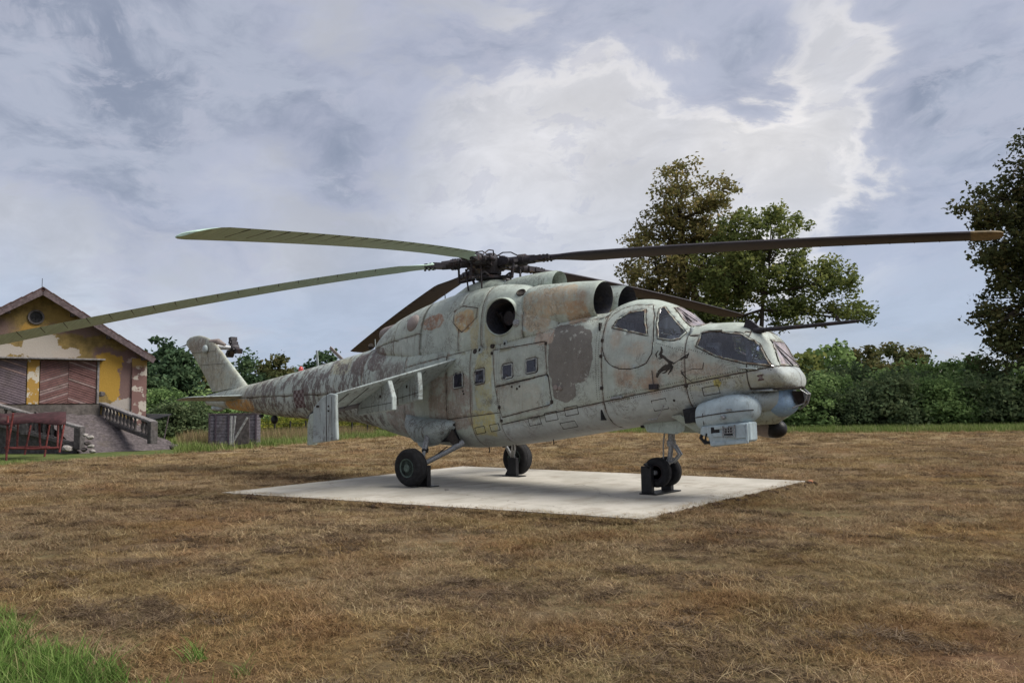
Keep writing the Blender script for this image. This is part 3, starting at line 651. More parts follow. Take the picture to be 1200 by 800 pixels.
# small fittings on the boom
MB().lathe([(.055, -.02), (.06, .03), (.05, .08), (.02, .105), (.001, .108)], (-5.62, 0, 2.42), (0, 0, 1), 16).build('beacon_light', 'red_lens', heli, smooth=60)
mb = MB(); mb.bar((-4.93, 0, 2.48), (-4.98, 0, 2.88), .012, .07); mb.build('blade_antenna', 'paint_grey', heli)
mb = MB(); mb.bar((-3.98, 0, 2.60), (-4.46, .0, 2.92), .02, .075); mb.build('slanted_antenna', 'paint_brown', heli)
mb = MB(); mb.tube([(-2.75, -.05, 2.78), (-2.77, -.05, 3.0)], .012, 6); mb.build('rod_antenna', 'paint_grey', heli)
mb = MB(); mb.tube([(-.55, -.05, 3.62), (-.56, -.05, 3.84)], .010, 6); mb.build('rod_antenna', 'seam', heli)
mb = MB(); mb.lathe([(.06, -.08), (.09, -.02), (.09, .03), (.06, .10), (.02, .12)], (-6.55, -.12, 1.24), (.4, -.2, -1), 14); mb.cyl((-6.55, -.10, 1.34), (-6.55, -.12, 1.22), .03, 8); mb.build('strobe_lamp', 'black_paint', heli, smooth=50)
mb = MB(); mb.lathe([(.05, -.04), (.06, .02), (.03, .05)], (-7.2, -.08, 1.33), (0, 0, -1), 12); mb.build('drain_cap', 'black_paint', heli)
mb = MB(); mb.tube([(-2.45, -.42, 2.78), (-2.42, -.47, 2.83)], [.07, .05], 10); mb.build('formation_light', 'seam', heli)

# ---- wings, pylons, end plates
WS = ((.70, .52, 2.385, 1.55, .47, .070), (.85, .50, 2.35, 1.50, .47, .068), (3.0, .08, 1.775, 1.02, .44, .062), (3.24, .03, 1.71, .95, .43, .058))
def wing(sy):
    mb = MB(); rings = []
    for y, xl, zl, c, inc, w in WS:
        r = []
        for k in range(26):
            u = k/26; s_ = 1 if u < .5 else -1; t = (u*2 if u < .5 else 2-u*2); xx = (1-math.cos(PI*t))/2
            th = s_*w*1.5*(1.48*math.sqrt(max(xx, 0))-.63*xx-1.76*xx*xx+1.42*xx**3-.51*xx**4)*(1.15 if s_ > 0 else .8)
            dx, dz = c*xx, th*c
            r.append((xl-dx*math.cos(inc)+dz*math.sin(inc)*-0.0, sy*y, zl-dx*math.sin(inc)+dz*1.0))
        rings.append(r)
    mb.rings(rings); wg = mb.build('stub_wing', 'paint_grey', heli, smooth=50)
    # flap line and a scuffed leading edge strip
    mb = MB(); rings = []
    for y, xl, zl, c, inc, w in WS[1:]:
        rings.append([(xl-c*a_*math.cos(inc), sy*y, zl-c*a_*math.sin(inc)+o_) for a_, o_ in ((.76, .030), (1.015, .004), (1.015, -.008), (.90, -.040), (.76, -.048))])
    mb.rings(rings).build('wing_flap', 'paint_dark', wg, smooth=40)
    for y0 in (1.0, 1.45, 2.0, 2.62, 3.0):
        t_ = (y0-.85)/2.15; xl = .50-.42*t_; zl = 2.35-.575*t_; c = 1.5-.48*t_; mb = MB(); mb.bar((xl-.05, sy*y0, zl-.065), (xl-c*.74*math.cos(.46), sy*y0, zl-c*.74*math.sin(.46)-.052), .010, .006); mb.build('wing_seam', 'seam', wg)
    for yp, xf, zf1, zf0, zr in ((1.60, .35, 1.84, 1.60, 1.45), (2.21, .32, 1.65, 1.42, 1.33)):
        zt = 2.36-(yp-.85)*.268; xl = .50-(yp-.85)*.195; mb = MB()
        zf = zt-.17 if yp > 2 else zt-.17
        prof = [(xl-.16, zt-.04), (xl-.10, zt+.0), (xl-.04, zt-.03), (xf, zf1), (xf, zf0), (xf-.95, zr), (xf-1.0, zr+.08), (xl-.75, zt-.36)]
        mb.prism([(x, sy*(yp-.055), z) for x, z in prof], (0, sy*.11, 0)); py = mb.build('pylon', 'paint_grey', heli, bevel=.012)
        mb = MB(); mb.bar((xf-.85, sy*(yp+.058), zr+.13), (xf-.01, sy*(yp+.058), zf0+.13), .004, .008); mb.bar((xf-.32, sy*(yp+.058), zf0+.22), (xf-.31, sy*(yp+.058), zf0+.27), .02, .03); mb.build('pylon_seam', 'seam', py)
    # end plate: slanted top, its aft strip a step back
    mb = MB(); prof = [(.06, 1.70), (-.10, 1.72), (-.34, 1.64), (-.56, 1.48), (-.60, .86), (.10, .93), (.07, 1.3)]
    mb.prism([(x, sy*3.235, z) for x, z in prof], (0, sy*.07, 0)); ep = mb.build('wing_end_plate', 'paint_grey', heli, bevel=.015)
    mb = MB(); mb.prism([(x, sy*3.20, z) for x, z in ((-.53, 1.40), (-.66, 1.36), (-.72, 1.20), (-.72, .83), (-.56, .84))], (0, sy*.11, 0)); mb.build('end_plate_rail', 'paint_plain', ep, bevel=.012)
    mb = MB(); mb.bar((-.18, sy*3.307, 1.70), (-.17, sy*3.307, .90), .004, .010); mb.bar((-.03, sy*3.307, 1.66), (-.02, sy*3.307, .92), .004, .008)
    for z in (1.5, 1.42): mb.box((-.12, sy*3.307, z), (.04, .006, .03))
    mb.box((-.42, sy*3.307, 1.50), (.08, .008, .04)); mb.build('end_plate_fitting', 'seam', ep)
wing(-1); wing(1)

# ---- chin: sight pod, turret, command antenna
def superell(c, r, e=2.6, n=28, m=18, clip=None):
    mb = MB(); rings = []
    for i in range(m+1):
        ph = -PI/2+PI*i/m; cx = math.copysign(abs(math.sin(ph))**(2/e), math.sin(ph)); rr = abs(math.cos(ph))**(2/e)
        rings.append([(c[0]+r[0]*cx, c[1]+r[1]*rr*math.copysign(abs(math.cos(t))**(2/e), math.cos(t)), c[2]+r[2]*rr*math.copysign(abs(math.sin(t))**(2/e), math.sin(t))) for t in [2*PI*j/n for j in range(n)]])
    return mb.rings(rings)
mb = MB(); rings = []
for x, cz, ry, rz in ((5.385, 1.25, .235, .185), (5.40, 1.25, .25, .20), (5.60, 1.285, .262, .225), (5.85, 1.325, .265, .24), (6.03, 1.345, .255, .23), (6.18, 1.355, .215, .19), (6.26, 1.36, .155, .13), (6.30, 1.36, .07, .06)):
    rings.append([(x, -.475+ry*math.copysign(abs(math.cos(t))**.8, math.cos(t)), cz+rz*math.copysign(abs(math.sin(t))**.85, math.sin(t))) for t in [2*PI*j/32 for j in range(32)]])
mb.rings(rings); pod = mb.build('sight_pod', 'paint_pod', heli, smooth=55)
mb = MB(); mb.tube([(5.40, -.728, 1.235), (5.62, -.740, 1.27), (5.85, -.743, 1.30), (6.03, -.735, 1.32), (6.18, -.695, 1.335), (6.27, -.62, 1.34)], .008, 6); mb.tube([(5.52, -.50, 1.465), (5.52, -.66, 1.42), (5.52, -.735, 1.28), (5.52, -.70, 1.12)], .006, 6); mb.build('pod_seam', 'seam', pod)
mb = MB(); mb.lathe([(.03, -.01), (.035, .02), (.02, .04)], (5.86, -.742, 1.24), (0, -1, -.3), 10); mb.box((5.95, -.755, 1.35), (.08, .03, .02)); mb.build('pod_latch', 'steel', pod)
mb = MB(); mb.prism([(5.46, -.70, 1.10), (6.24, -.70, 1.17), (6.24, -.70, .90), (6.20, -.70, .885), (5.64, -.70, .80), (5.60, -.70, .84), (5.58, -.70, .94), (5.44, -.70, .98)], (0, .26, 0)); box = mb.build('sight_housing', 'paint_pod', pod, bevel=.018)
mb = MB()
mb.box((6.08, -.712, 1.035), (.20, .02, .20), Matrix.Rotation(-.08, 3, 'Y')); mb.box((5.80, -.712, 1.09), (.22, .02, .05), Matrix.Rotation(-.08, 3, 'Y')); mb.box((5.74, -.712, .98), (.16, .02, .06), Matrix.Rotation(-.08, 3, 'Y')); mb.box((5.92, -.712, .865), (.60, .02, .05), Matrix.Rotation(-.09, 3, 'Y')); mb.box((6.20, -.715, 1.02), (.035, .03, .26))
mb.build('door_plate', 'paint_pod', pod, bevel=.006)
mb = MB()
for k in range(4): mb.bar((5.86+.04*k, -.722, 1.00), (5.86+.04*k, -.722, 1.09), .012, .014)
for k in range(3): mb.bar((5.84, -.728, 1.00+.042*k), (6.01, -.728, 1.015+.042*k), .010, .010)
mb.bar((5.86, -.725, .955), (6.02, -.725, .968), .02, .016); mb.bar((5.84, -.735, .94), (5.84, -.735, 1.11), .014, .014); mb.bar((6.02, -.735, .95), (6.02, -.735, 1.13), .014, .014)
mb.build('hinge_mechanism', 'steel', pod)
mb = MB(); mb.box((5.70, -.702, 1.045), (.13, .02, .09)); mb.box((5.93, -.703, 1.04), (.18, .012, .13)); mb.build('glass_port', 'black_paint', pod)
mb = MB(); mb.tube([(5.48, -.66, 1.02), (5.45, -.68, .93), (5.52, -.68, .86), (5.62, -.66, .87)], .028, 8); mb.tube([(5.56, -.70, 1.0), (5.53, -.70, .90), (5.60, -.70, .86)], .014, 6); mb.build('cable_loom', 'black_paint', pod)
# fairing between pod and turret, the blue turret ball, wire guard
mb = MB(); rings = []
for x, cz, ry, rz in ((6.0, 1.44, .46, .22), (6.2, 1.46, .42, .21), (6.36, 1.48, .36, .19), (6.48, 1.49, .28, .16), (6.53, 1.49, .2, .12)):
    rings.append([(x, -.03+ry*math.cos(t), cz+rz*math.sin(t)) for t in [2*PI*j/28 for j in range(28)]])
mb.rings(rings).build('chin_fairing', 'paint_grey', heli, smooth=60)
mb = MB(); rings = []
for x, cz, ry, rz in ((5.0, 1.22, .3, .1), (5.4, 1.26, .38, .16), (5.9, 1.30, .38, .2), (6.3, 1.34, .34, .22), (6.5, 1.40, .26, .16)):
    rings.append([(x, .08+ry*math.cos(t), cz+rz*math.sin(t)) for t in [2*PI*j/24 for j in range(24)]])
mb.rings(rings).build('chin_underside', 'paint_plain', heli, smooth=60)
mb = superell((6.42, 0, 1.455), (.27, .29, .235), 2.0, 32, 20); tb = mb.build('gun_turret', 'paint_blue', heli, smooth=60)
mb = MB(); mb.prism([(6.66, -.16, 1.61), (6.80, -.10, 1.60), (6.80, -.03, 1.46), (6.72, -.06, 1.40), (6.68, -.12, 1.44)], (0, .2, 0)); mb.build('turret_slot', 'black_paint', tb)
mb = MB(); mb.tube([(6.78, -.16, 1.63), (6.86, -.10, 1.56), (6.80, -.06, 1.42), (6.66, -.16, 1.36)], .012, 6); mb.tube([(6.78, .02, 1.63), (6.87, .0, 1.56), (6.82, .02, 1.42), (6.70, .02, 1.34)], .012, 6); mb.tube([(6.86, -.10, 1.56), (6.87, 0, 1.56)], .012, 6)
mb.build('wire_guard', 'steel', tb)
mb = MB(); mb.tube([(5.60, .40, 1.14), (5.75, .42, 1.10), (6.0, .42, 1.06), (6.10, .42, 1.04)], [.12, .145, .15, .145], 24); an = mb.build('antenna_housing', 'paint_brown', heli, smooth=50)
superell((6.14, .42, 1.04), (.19, .145, .145), 2.2, 24, 16).build('black_radome', 'black_paint', an, smooth=60)
mb = MB(); mb.tube([(6.06, .40, 1.14), (6.10, .38, 1.30)], .03, 8); mb.tube([(5.95, .36, 1.16), (5.9, .3, 1.32)], .04, 8); mb.build('housing_bracket', 'steel', an)
# air data boom with its vane and bracket
mb = MB(); mb.tube([(6.20, -.32, 2.50), (6.34, -.32, 2.515)], [.055, .045], 12); mb.tube([(6.34, -.32, 2.515), (6.95, -.32, 2.52), (7.66, -.32, 2.535)], [.034, .030, .024], 12); mb.tube([(7.66, -.32, 2.535), (7.74, -.32, 2.537)], [.016, .010], 8)
bo = mb.build('air_data_boom', 'hub_metal', heli, smooth=50)
mb = MB(); mb.prism([(7.38, -.322, 2.56), (7.46, -.322, 2.56), (7.40, -.322, 2.66)], (0, .006, 0)); mb.build('boom_vane', 'seam', bo)
mb = MB(); mb.prism([(6.02, -.33, 2.55), (6.30, -.33, 2.50), (6.30, -.33, 2.54), (6.14, -.33, 2.68), (6.08, -.33, 2.69)], (0, .05, 0)); mb.build('boom_bracket', 'hub_metal', bo)
# nose rim line, lamp hood under the side glass
mb = MB(); mb.tube([(6.17, -.475, 1.652), (6.38, -.43, 1.640), (6.55, -.40, 1.640), (6.65, -.32, 1.65), (6.71, -.22, 1.655), (6.75, 0, 1.67), (6.71, .22, 1.655), (6.65, .32, 1.65), (6.55, .40, 1.64), (6.17, .475, 1.65)], .012, 8); mb.build('nose_rim', 'seam', heli)
mb = MB(); mb.box((6.18, -.585, 1.945), (.30, .05, .02), Matrix.Rotation(.1, 3, 'Y')); mb.build('drip_shelf', 'paint_grey', heli, bevel=.006)
mb = MB(); l, n = hit_side(4.72, 1.72); mb.box(l-n*-.03, (.15, .06, .085)); mb.tube([l+Vector((0, -.03, .03)), l+Vector((-.02, -.03, .25))], .008, 6); mb.build('foot_step', 'hub_metal', heli, bevel=.01)
mb = MB(); l, n = hit_side(4.05, 1.55); mb.bar(l+Vector((-.1, -.03, .0)), l+Vector((.12, -.03, .02)), .03, .03); mb.build('grab_handle', 'steel', heli, bevel=.005)
mb = MB(); mb.tube([(4.68, -.62, 1.22), (4.85, -.70, 1.42)], .012, 6); mb.tube([(4.50, -.60, 1.20), (4.68, -.62, 1.22)], .012, 6); mb.build('static_wick', 'steel', heli)
for (x, z) in ((3.80, 2.50), (3.79, 2.24), (3.79, 1.72), (1.62, 1.20), (1.60, 1.44), (2.78, 1.52), (2.67, 2.52), (1.42, 2.42), (5.24, 1.72)):
    l, n = hit_side(x, z); MB().box(l, (.05, .035, .055), Matrix.Rotation(.12, 3, 'Y')).build('door_hinge', 'seam', heli, bevel=.006)
for (x, z) in ((1.12, 2.50), (1.72, 2.58)):
    l, n = hit_side(x, z); b_ = MB().box(l+Vector((0, -.008, 0)), (.085, .03, .13), Matrix.Rotation(-.15, 3, 'Y')).build('pylon_lug', 'paint_grey', heli, bevel=.008)
    MB().box(l+Vector((0, -.03, 0)), (.025, .02, .05), Matrix.Rotation(.5, 3, 'Y')).build('lug_slot', 'black_paint', b_)
l, n = hit_side(1.42, 2.55); MB().cyl(l+Vector((0, .03, 0)), l+Vector((0, -.04, 0)), .04, 10).build('hoist_socket', 'seam', heli)
l, n = hit_side(2.92, 1.74); mb = MB(); mb.cyl(l+Vector((-.03, .02, .02)), l+Vector((-.03, -.03, .02)), .045, 10); mb.cyl(l+Vector((.06, .02, .0)), l+Vector((.06, -.03, .0)), .035, 10); mb.build('rusty_lug', 'paint_brown', heli)
for (x, z, r) in ((1.9, 1.80, .018), (2.08, 1.80, .02), (2.02, 1.76, .022), (.98, 2.48, .05), (5.0, 1.5, .02), (.7, 1.75, .02), (.72, 1.70, .02)):
    l, n = hit_side(x, z); MB().lathe([(r, -.01), (r, .006), (r*.7, .01), (.001, .008)], l, n, 12).build('lock_button', 'seam', heli)
for (x, z, w, h) in ((1.05, 1.01, .24, .12), (1.42, 1.06, .22, .12), (2.35, 1.17, .26, .13), (2.72, 1.25, .26, .14), (3.15, 1.34, .26, .14), (4.75, 1.42, .24, .16), (5.6, 1.62, .25, .12), (3.0, 1.1, .3, .1)):
    p = [(x-w/2, z-h/2), (x+w/2, z-h/2+w*.15), (x+w/2, z+h/2+w*.15), (x-w/2, z+h/2)]; mb = MB(); q = [hit_side(*t)[0]+Vector((0, -.002, 0)) for t in p]
    for a, b in zip(q, q[1:]+q[:1]): mb.tube([a, b], .006, 5)
    mb.build('hatch_outline', 'seam', heli)
# rivets along the seams of the forward fuselage
def rivet_line(a, b, step=.036):
    n_ = int(math.dist(a, b)/step)
    for i in range(n_+1):
        t = i/max(n_, 1); yield (a[0]+(b[0]-a[0])*t, a[1]+(b[1]-a[1])*t)
rv = MB()
for a, b in (((3.88, 1.57), (5.2, 1.79)), ((5.3, 1.80), (6.15, 1.93)), ((3.88, 1.48), (5.2, 1.70)), ((5.3, 1.71), (6.1, 1.84)), ((3.74, 1.55), (3.74, 2.75)), ((3.69, 1.55), (3.69, 2.75)), ((1.66, 2.60), (3.75, 2.88)), ((5.19, 1.85), (5.19, 2.3)), ((5.29, 1.2), (5.29, 1.68)), ((5.3, 2.27), (6.5, 1.91)), ((4.75, 2.40), (5.3, 2.22)),
             ((-7.57, 1.5), (-7.57, 2.1)), ((-7.35, 1.5), (-7.35, 2.1)), ((-6.1, 1.45), (-6.1, 2.2)), ((-4.9, 1.4), (-4.9, 2.3)), ((-3.57, 1.3), (-3.57, 2.5)), ((-7.2, 1.84), (-1.1, 1.84)), ((.93, 1.35), (.93, 1.75)), ((.3, 1.2), (.3, 2.3)), ((-.55, 2.5), (-.55, 3.4)), ((1.17, 2.7), (1.17, 3.5)), ((1.60, 1.3), (1.60, 2.5)), ((1.55, 1.3), (1.55, 2.5))):
    for (x, z) in rivet_line(a, b):
        l, n = hit_side(x, z); n.normalize(); t1 = n.cross(Vector((0, 0, 1))).normalized(); t2 = t1.cross(n); r = .0095
        rv.add([l+t1*r, l+t2*r, l-t1*r, l-t2*r, l+n*.0045], [(0, 1, 4), (1, 2, 4), (2, 3, 4), (3, 0, 4)])
o = rv.build('rivet', 'rivet', heli); o['kind'] = 'stuff'

# ---- printed marks: they follow the skin, a paint film thick
def decal(name, polys, mat, parent, off=.003, sd=-1, sub=1):
    mb = MB()
    for poly in polys:
        q = []
        for (x, z) in poly:
            l, n = hit_side(x, z, sd); q.append(l+Vector((0, sd*off, 0)))
        mb.add(q, [tuple(range(len(q)))])
    me = mb.mesh(name); b = bmesh.new(); b.from_mesh(me); bmesh.ops.triangulate(b, faces=b.faces); b.to_mesh(me); b.free()
    return link(name, me, mat, parent)
red = []; white = []
for i in range(5):
    for j in range(5):
        x0 = -5.29+i*.088; z0 = 1.50+j*.084+i*.004
        sq = [(x0, z0), (x0+.044, z0), (x0+.088, z0+.004), (x0+.088, z0+.088), (x0+.044, z0+.088), (x0, z0+.084)]
        (red if (i+j) % 2 == 0 else white).append(sq)
decal('checker_square', white, 'white_mark', heli); decal('checker_square', red, 'red_mark', heli)
def disc(x, z, r, n=10): return [(x+r*math.cos(2*PI*k/n), z+r*math.sin(2*PI*k/n)) for k in range(n)]
decal('flower_mark', [disc(5.72+.035*math.cos(a), 1.745+.035*math.sin(a), .028) for a in [2*PI*k/5 for k in range(5)]]+[disc(5.72, 1.745, .03)], 'yellow_mark', heli)
decal('square_mark', [[(6.31, 1.755), (6.40, 1.77), (6.40, 1.855), (6.31, 1.84)]], 'red_mark', heli); decal('dot_mark', [disc(6.355, 1.805, .026)], 'white_mark', heli, .005)
def stroke(pts, w):
    out = []
    for i in range(len(pts)-1):
        (x0, z0), (x1, z1) = pts[i], pts[i+1]; w0, w1 = w[i], w[i+1]; L = math.hypot(x1-x0, z1-z0); nx, nz = -(z1-z0)/L, (x1-x0)/L
        k = (random.random()-.5)*.012
        out.append([(x0+nx*w0, z0+nz*w0), ((x0+x1)/2+nx*((w0+w1)/2+k), (z0+z1)/2+nz*((w0+w1)/2+k)), (x1+nx*w1, z1+nz*w1), (x1-nx*w1, z1-nz*w1), (x0-nx*w0, z0-nz*w0)])
    return out
B = []
B += stroke([(4.84, 2.34), (4.86, 2.27), (4.83, 2.20), (4.90, 2.17), (4.98, 2.10), (5.03, 2.05), (4.95, 2.0), (4.86, 1.97)], [.008, .022, .03, .02, .024, .045, .045, .02])
B += stroke([(4.95, 2.04), (4.88, 1.99), (4.80, 1.93), (4.77, 1.86)], [.03, .035, .028, .02]); B += stroke([(5.03, 2.03), (5.02, 1.97), (4.96, 1.90)], [.03, .02, .006]); B += stroke([(4.98, 2.0), (4.93, 1.94), (4.86, 1.92)], [.012, .012, .004])
B += stroke([(5.05, 2.06), (5.12, 2.10), (5.20, 2.14), (5.31, 2.21)], [.012, .004, .016, .005]); B += stroke([(5.22, 2.16), (5.27, 2.14), (5.31, 2.21)], [.006, .014, .004])
B += stroke([(4.80, 2.28), (4.76, 2.22), (4.78, 2.17)], [.006, .012, .006]); B += stroke([(4.90, 2.17), (4.84, 2.15), (4.80, 2.16)], [.012, .01, .004]); B += stroke([(5.18, 1.92), (5.24, 1.85), (5.34, 1.77)], [.010, .009, .004]); B += stroke([(5.20, 1.92), (5.36, 1.97), (5.52, 1.96), (5.54, 2.06)], [.004, .005, .004, .005]); B += stroke([(5.17, 1.95), (5.20, 1.92), (5.17, 1.90)], [.006, .012, .005])
decal('bird_drawing', B, 'black_mark', heli, .004)['kind'] = 'stuff'

# ---- undercarriage
def wheel(parent_name, c, r, w, ax, hub_mat, parent):
    mb = MB(); prof = [(r*.50, -w*.40), (r*.62, -w*.47), (r*.80, -w*.50), (r*.92, -w*.42), (r*.985, -w*.25), (r, -w*.10), (r, w*.10), (r*.985, w*.25), (r*.92, w*.42), (r*.80, w*.50), (r*.62, w*.47), (r*.50, w*.40)]
    mb.lathe(prof, c, ax, 40, cap=True); wh = mb.build(parent_name, 'rubber', parent, smooth=50)
    mb = MB()
    for k in (-.22, .22, 0): mb.lathe([(r*.99, w*k-.006), (r*1.004, w*k-.004), (r*1.004, w*k+.004), (r*.99, w*k+.006)], c, ax, 40, cap=False)
    mb.build('tread', 'rubber', wh)
    mb = MB(); mb.lathe([(r*.52, -w*.40), (r*.50, -w*.46), (r*.44, -w*.40), (r*.40, -w*.30), (r*.22, -w*.34), (r*.20, -w*.44), (r*.08, -w*.46), (.001, -w*.47)], c, ax, 28); mb.lathe([(r*.52, w*.40), (r*.50, w*.46), (r*.44, w*.40), (r*.40, w*.30), (r*.22, w*.34), (r*.20, w*.44), (.001, w*.46)], c, ax, 28)
    for k in range(6):
        a = 2*PI*k/6; axv = Vector(ax).normalized(); e1 = axv.cross(Vector((0, 0, 1))).normalized(); e2 = Vector((0, 0, 1))
        for s_ in (-1, 1): mb.cyl(Vector(c)+(e1*math.cos(a)+e2*math.sin(a))*r*.31+axv*w*.30*s_, Vector(c)+(e1*math.cos(a)+e2*math.sin(a))*r*.31+axv*w*.38*s_, r*.035, 6)
    mb.build('wheel_rim', hub_mat, wh, smooth=40); return wh
for sy in (-1, 1):
    c = Vector((0, sy*1.53, .36)); wheel('main_wheel', c, .345, .27, (.03, sy, -.05), 'wheel_green', heli)
    mb = MB(); mb.tube([(.02, sy*1.42, .36), (.05, sy*1.30, .40), (.42, sy*.92, .66), (.60, sy*.74, .80)], [.05, .048, .05, .07], 12); leg = mb.build('gear_leg', 'steel', heli, smooth=50)
    mb = MB(); mb.tube([(.03, sy*1.30, .42), (-.02, sy*1.16, .66)], .035, 10); mb.tube([(-.02, sy*1.16, .66), (-.10, sy*.98, 1.0)], .055, 12); mb.build('shock_strut', 'steel', leg, smooth=50)
    mb = MB(); mb.lathe([(.062, 0), (.066, .02), (.066, .05), (.06, .07)], (-.02, sy*1.16, .63), (-.08, -sy*.18, .34), 12); mb.tube([(.12, sy*1.22, .47), (.30, sy*1.08, .62), (.36, sy*.95, .72)], .012, 6); mb.tube([(.0, sy*1.27, .50), (-.06, sy*1.12, .78)], .010, 6); mb.build('brake_hose', 'black_paint', leg)
    # blister that houses the folded wheel: outer shell open underneath
    mb = MB(); rings = []
    for x, y0, y1, zt_, zb_ in ((-1.0, .70, .76, 1.35, 1.05), (-.85, .70, .92, 1.33, .95), (-.6, .72, 1.04, 1.28, .76), (-.3, .74, 1.09, 1.26, .70), (-.05, .76, 1.08, 1.25, .74), (.1, .76, 1.07, 1.24, .82), (.32, .80, .98, 1.22, .96), (.46, .82, .89, 1.18, 1.08)):
        rings.append([(x, sy*(y0+(y1-y0)*math.sin(t)), zb_+(zt_-zb_)*(1+math.cos(t))/2) for t in [PI*j/10 for j in range(11)]])
    me_ = mb.rings(rings, False, False, False); bl = me_.mesh('blister', smooth=60); ob = link('wheel_blister', bl, 'paint_grey', heli)
    sm = ob.modifiers.new('thickness', 'SOLIDIFY'); sm.thickness = .02
    mb = MB(); mb.box((-.05, sy*.72, .98), (.95, .18, .36)); mb.build('wheel_well', 'dark_inside', heli)
    mb = MB(); mb.prism([(-.40, sy*1.0, .80), (-.12, sy*1.06, .80), (-.08, sy*1.04, .70), (-.16, sy*1.02, .655), (-.30, sy*1.0, .70), (-.38, sy*1.0, .74)], (0, -sy*.02, 0)); mb.build('wheel_door', 'paint_grey', heli, bevel=.006)
    mb = MB(); mb.prism([(.44, sy*.90, 1.05), (.58, sy*.84, .78), (.50, sy*.86, .70), (.36, sy*.95, .86)], (0, -sy*.02, 0)); mb.build('wheel_door', 'seam', heli)
# nose leg with two small wheels
mb = MB(); mb.tube([(4.58, 0, 1.20), (4.57, 0, .80)], .058, 14); mb.tube([(4.57, 0, .80), (4.52, 0, .50)], .040, 12); mb.tube([(4.52, 0, .52), (4.39, 0, .36)], [.05, .045], 10); mb.cyl((4.39, -.27, .345), (4.39, .27, .345), .035, 12)
nl = mb.build('nose_leg', 'steel', heli, smooth=50)
mb = MB(); mb.tube([(4.62, -.03, .78), (4.72, -.03, .64), (4.58, -.03, .50)], .022, 6); mb.tube([(4.62, .05, .78), (4.72, .05, .64), (4.58, .05, .50)], .022, 6); mb.tube([(4.50, -.06, 1.1), (4.46, -.07, .8), (4.44, -.05, .5)], .012, 6); mb.lathe([(.07, 0), (.075, .02), (.075, .09), (.065, .1)], (4.57, 0, .76), (0, 0, 1), 14); mb.build('torque_link', 'steel', nl)
for sy in (-1, 1): wheel('nose_wheel', (4.39, sy*.165, .345), .24, .16, (0, sy, 0), 'hub_metal', heli)
mb = MB(); mb.box((4.62, 0, 1.14), (1.0, .42, .05), Matrix.Rotation(-.11, 3, 'Y')); mb.build('nose_gear_bay', 'dark_inside', heli)
for sy in (-1, 1): MB().prism([(4.2, sy*.24, 1.13), (5.0, sy*.26, 1.20), (4.98, sy*.30, 1.02), (4.85, sy*.31, .97), (4.3, sy*.28, 1.0)], (0, sy*.02, 0)).build('nose_gear_door', 'paint_plain', heli, bevel=.005)
MB().prism([(4.86, -.50, 1.25), (5.02, -.54, 1.28), (5.30, -.50, 1.14), (5.36, -.46, 1.02), (5.28, -.40, .98)], (0, .05, 0)).build('open_hatch', 'paint_plain', heli, bevel=.005)
MB().box((5.25, -.55, 1.27), (.22, .12, .22), Matrix.Rotation(-.15, 3, 'Y')).build('hatch_opening', 'dark_inside', heli)
for (x, z) in ((.75, .66), (1.35, .72), (1.42, .72), (2.3, .84)):
    MB().tube([(x, -.2, z+.04), (x+.01, -.2, z-.08)], .010, 6).build('drain_pipe', 'seam', heli)

# ---- main rotor
HUB = Vector((.6805, 0, 4.27)); RAD = 8.65
tilt = Matrix.Rotation(math.radians(2), 3, 'Y')
mb = MB(); mb.tube([(.66, 0, 3.70), (.675, 0, 4.10)], [.13, .11], 20); mb.lathe([(.22, 0), (.30, .02), (.30, .07), (.22, .09)], (.67, 0, 3.93), (0, 0, 1), 28); mb.lathe([(.16, 0), (.17, .05), (.12, .12)], (.67, 0, 3.84), (0, 0, 1), 20); mb.lathe([(.20, -.22), (.21, -.10), (.24, -.04), (.24, .06), (.17, .10), (.10, .16), (.09, .20), (.001, .21)], HUB, (0, 0, 1), 24)
hub = mb.build('rotor_hub', 'hub_metal', heli, smooth=40)
AZ = [-1.1906, -2.1700, -3.5352, -4.8603, -6.1122]; FL = [-.1339, -.190, -.1333, -.0552, -.0546]
BM_ = ['blade_green_lit', 'blade_green_lit', 'blade_dark_shaded', 'blade_dark_shaded', 'blade_dark_shaded']
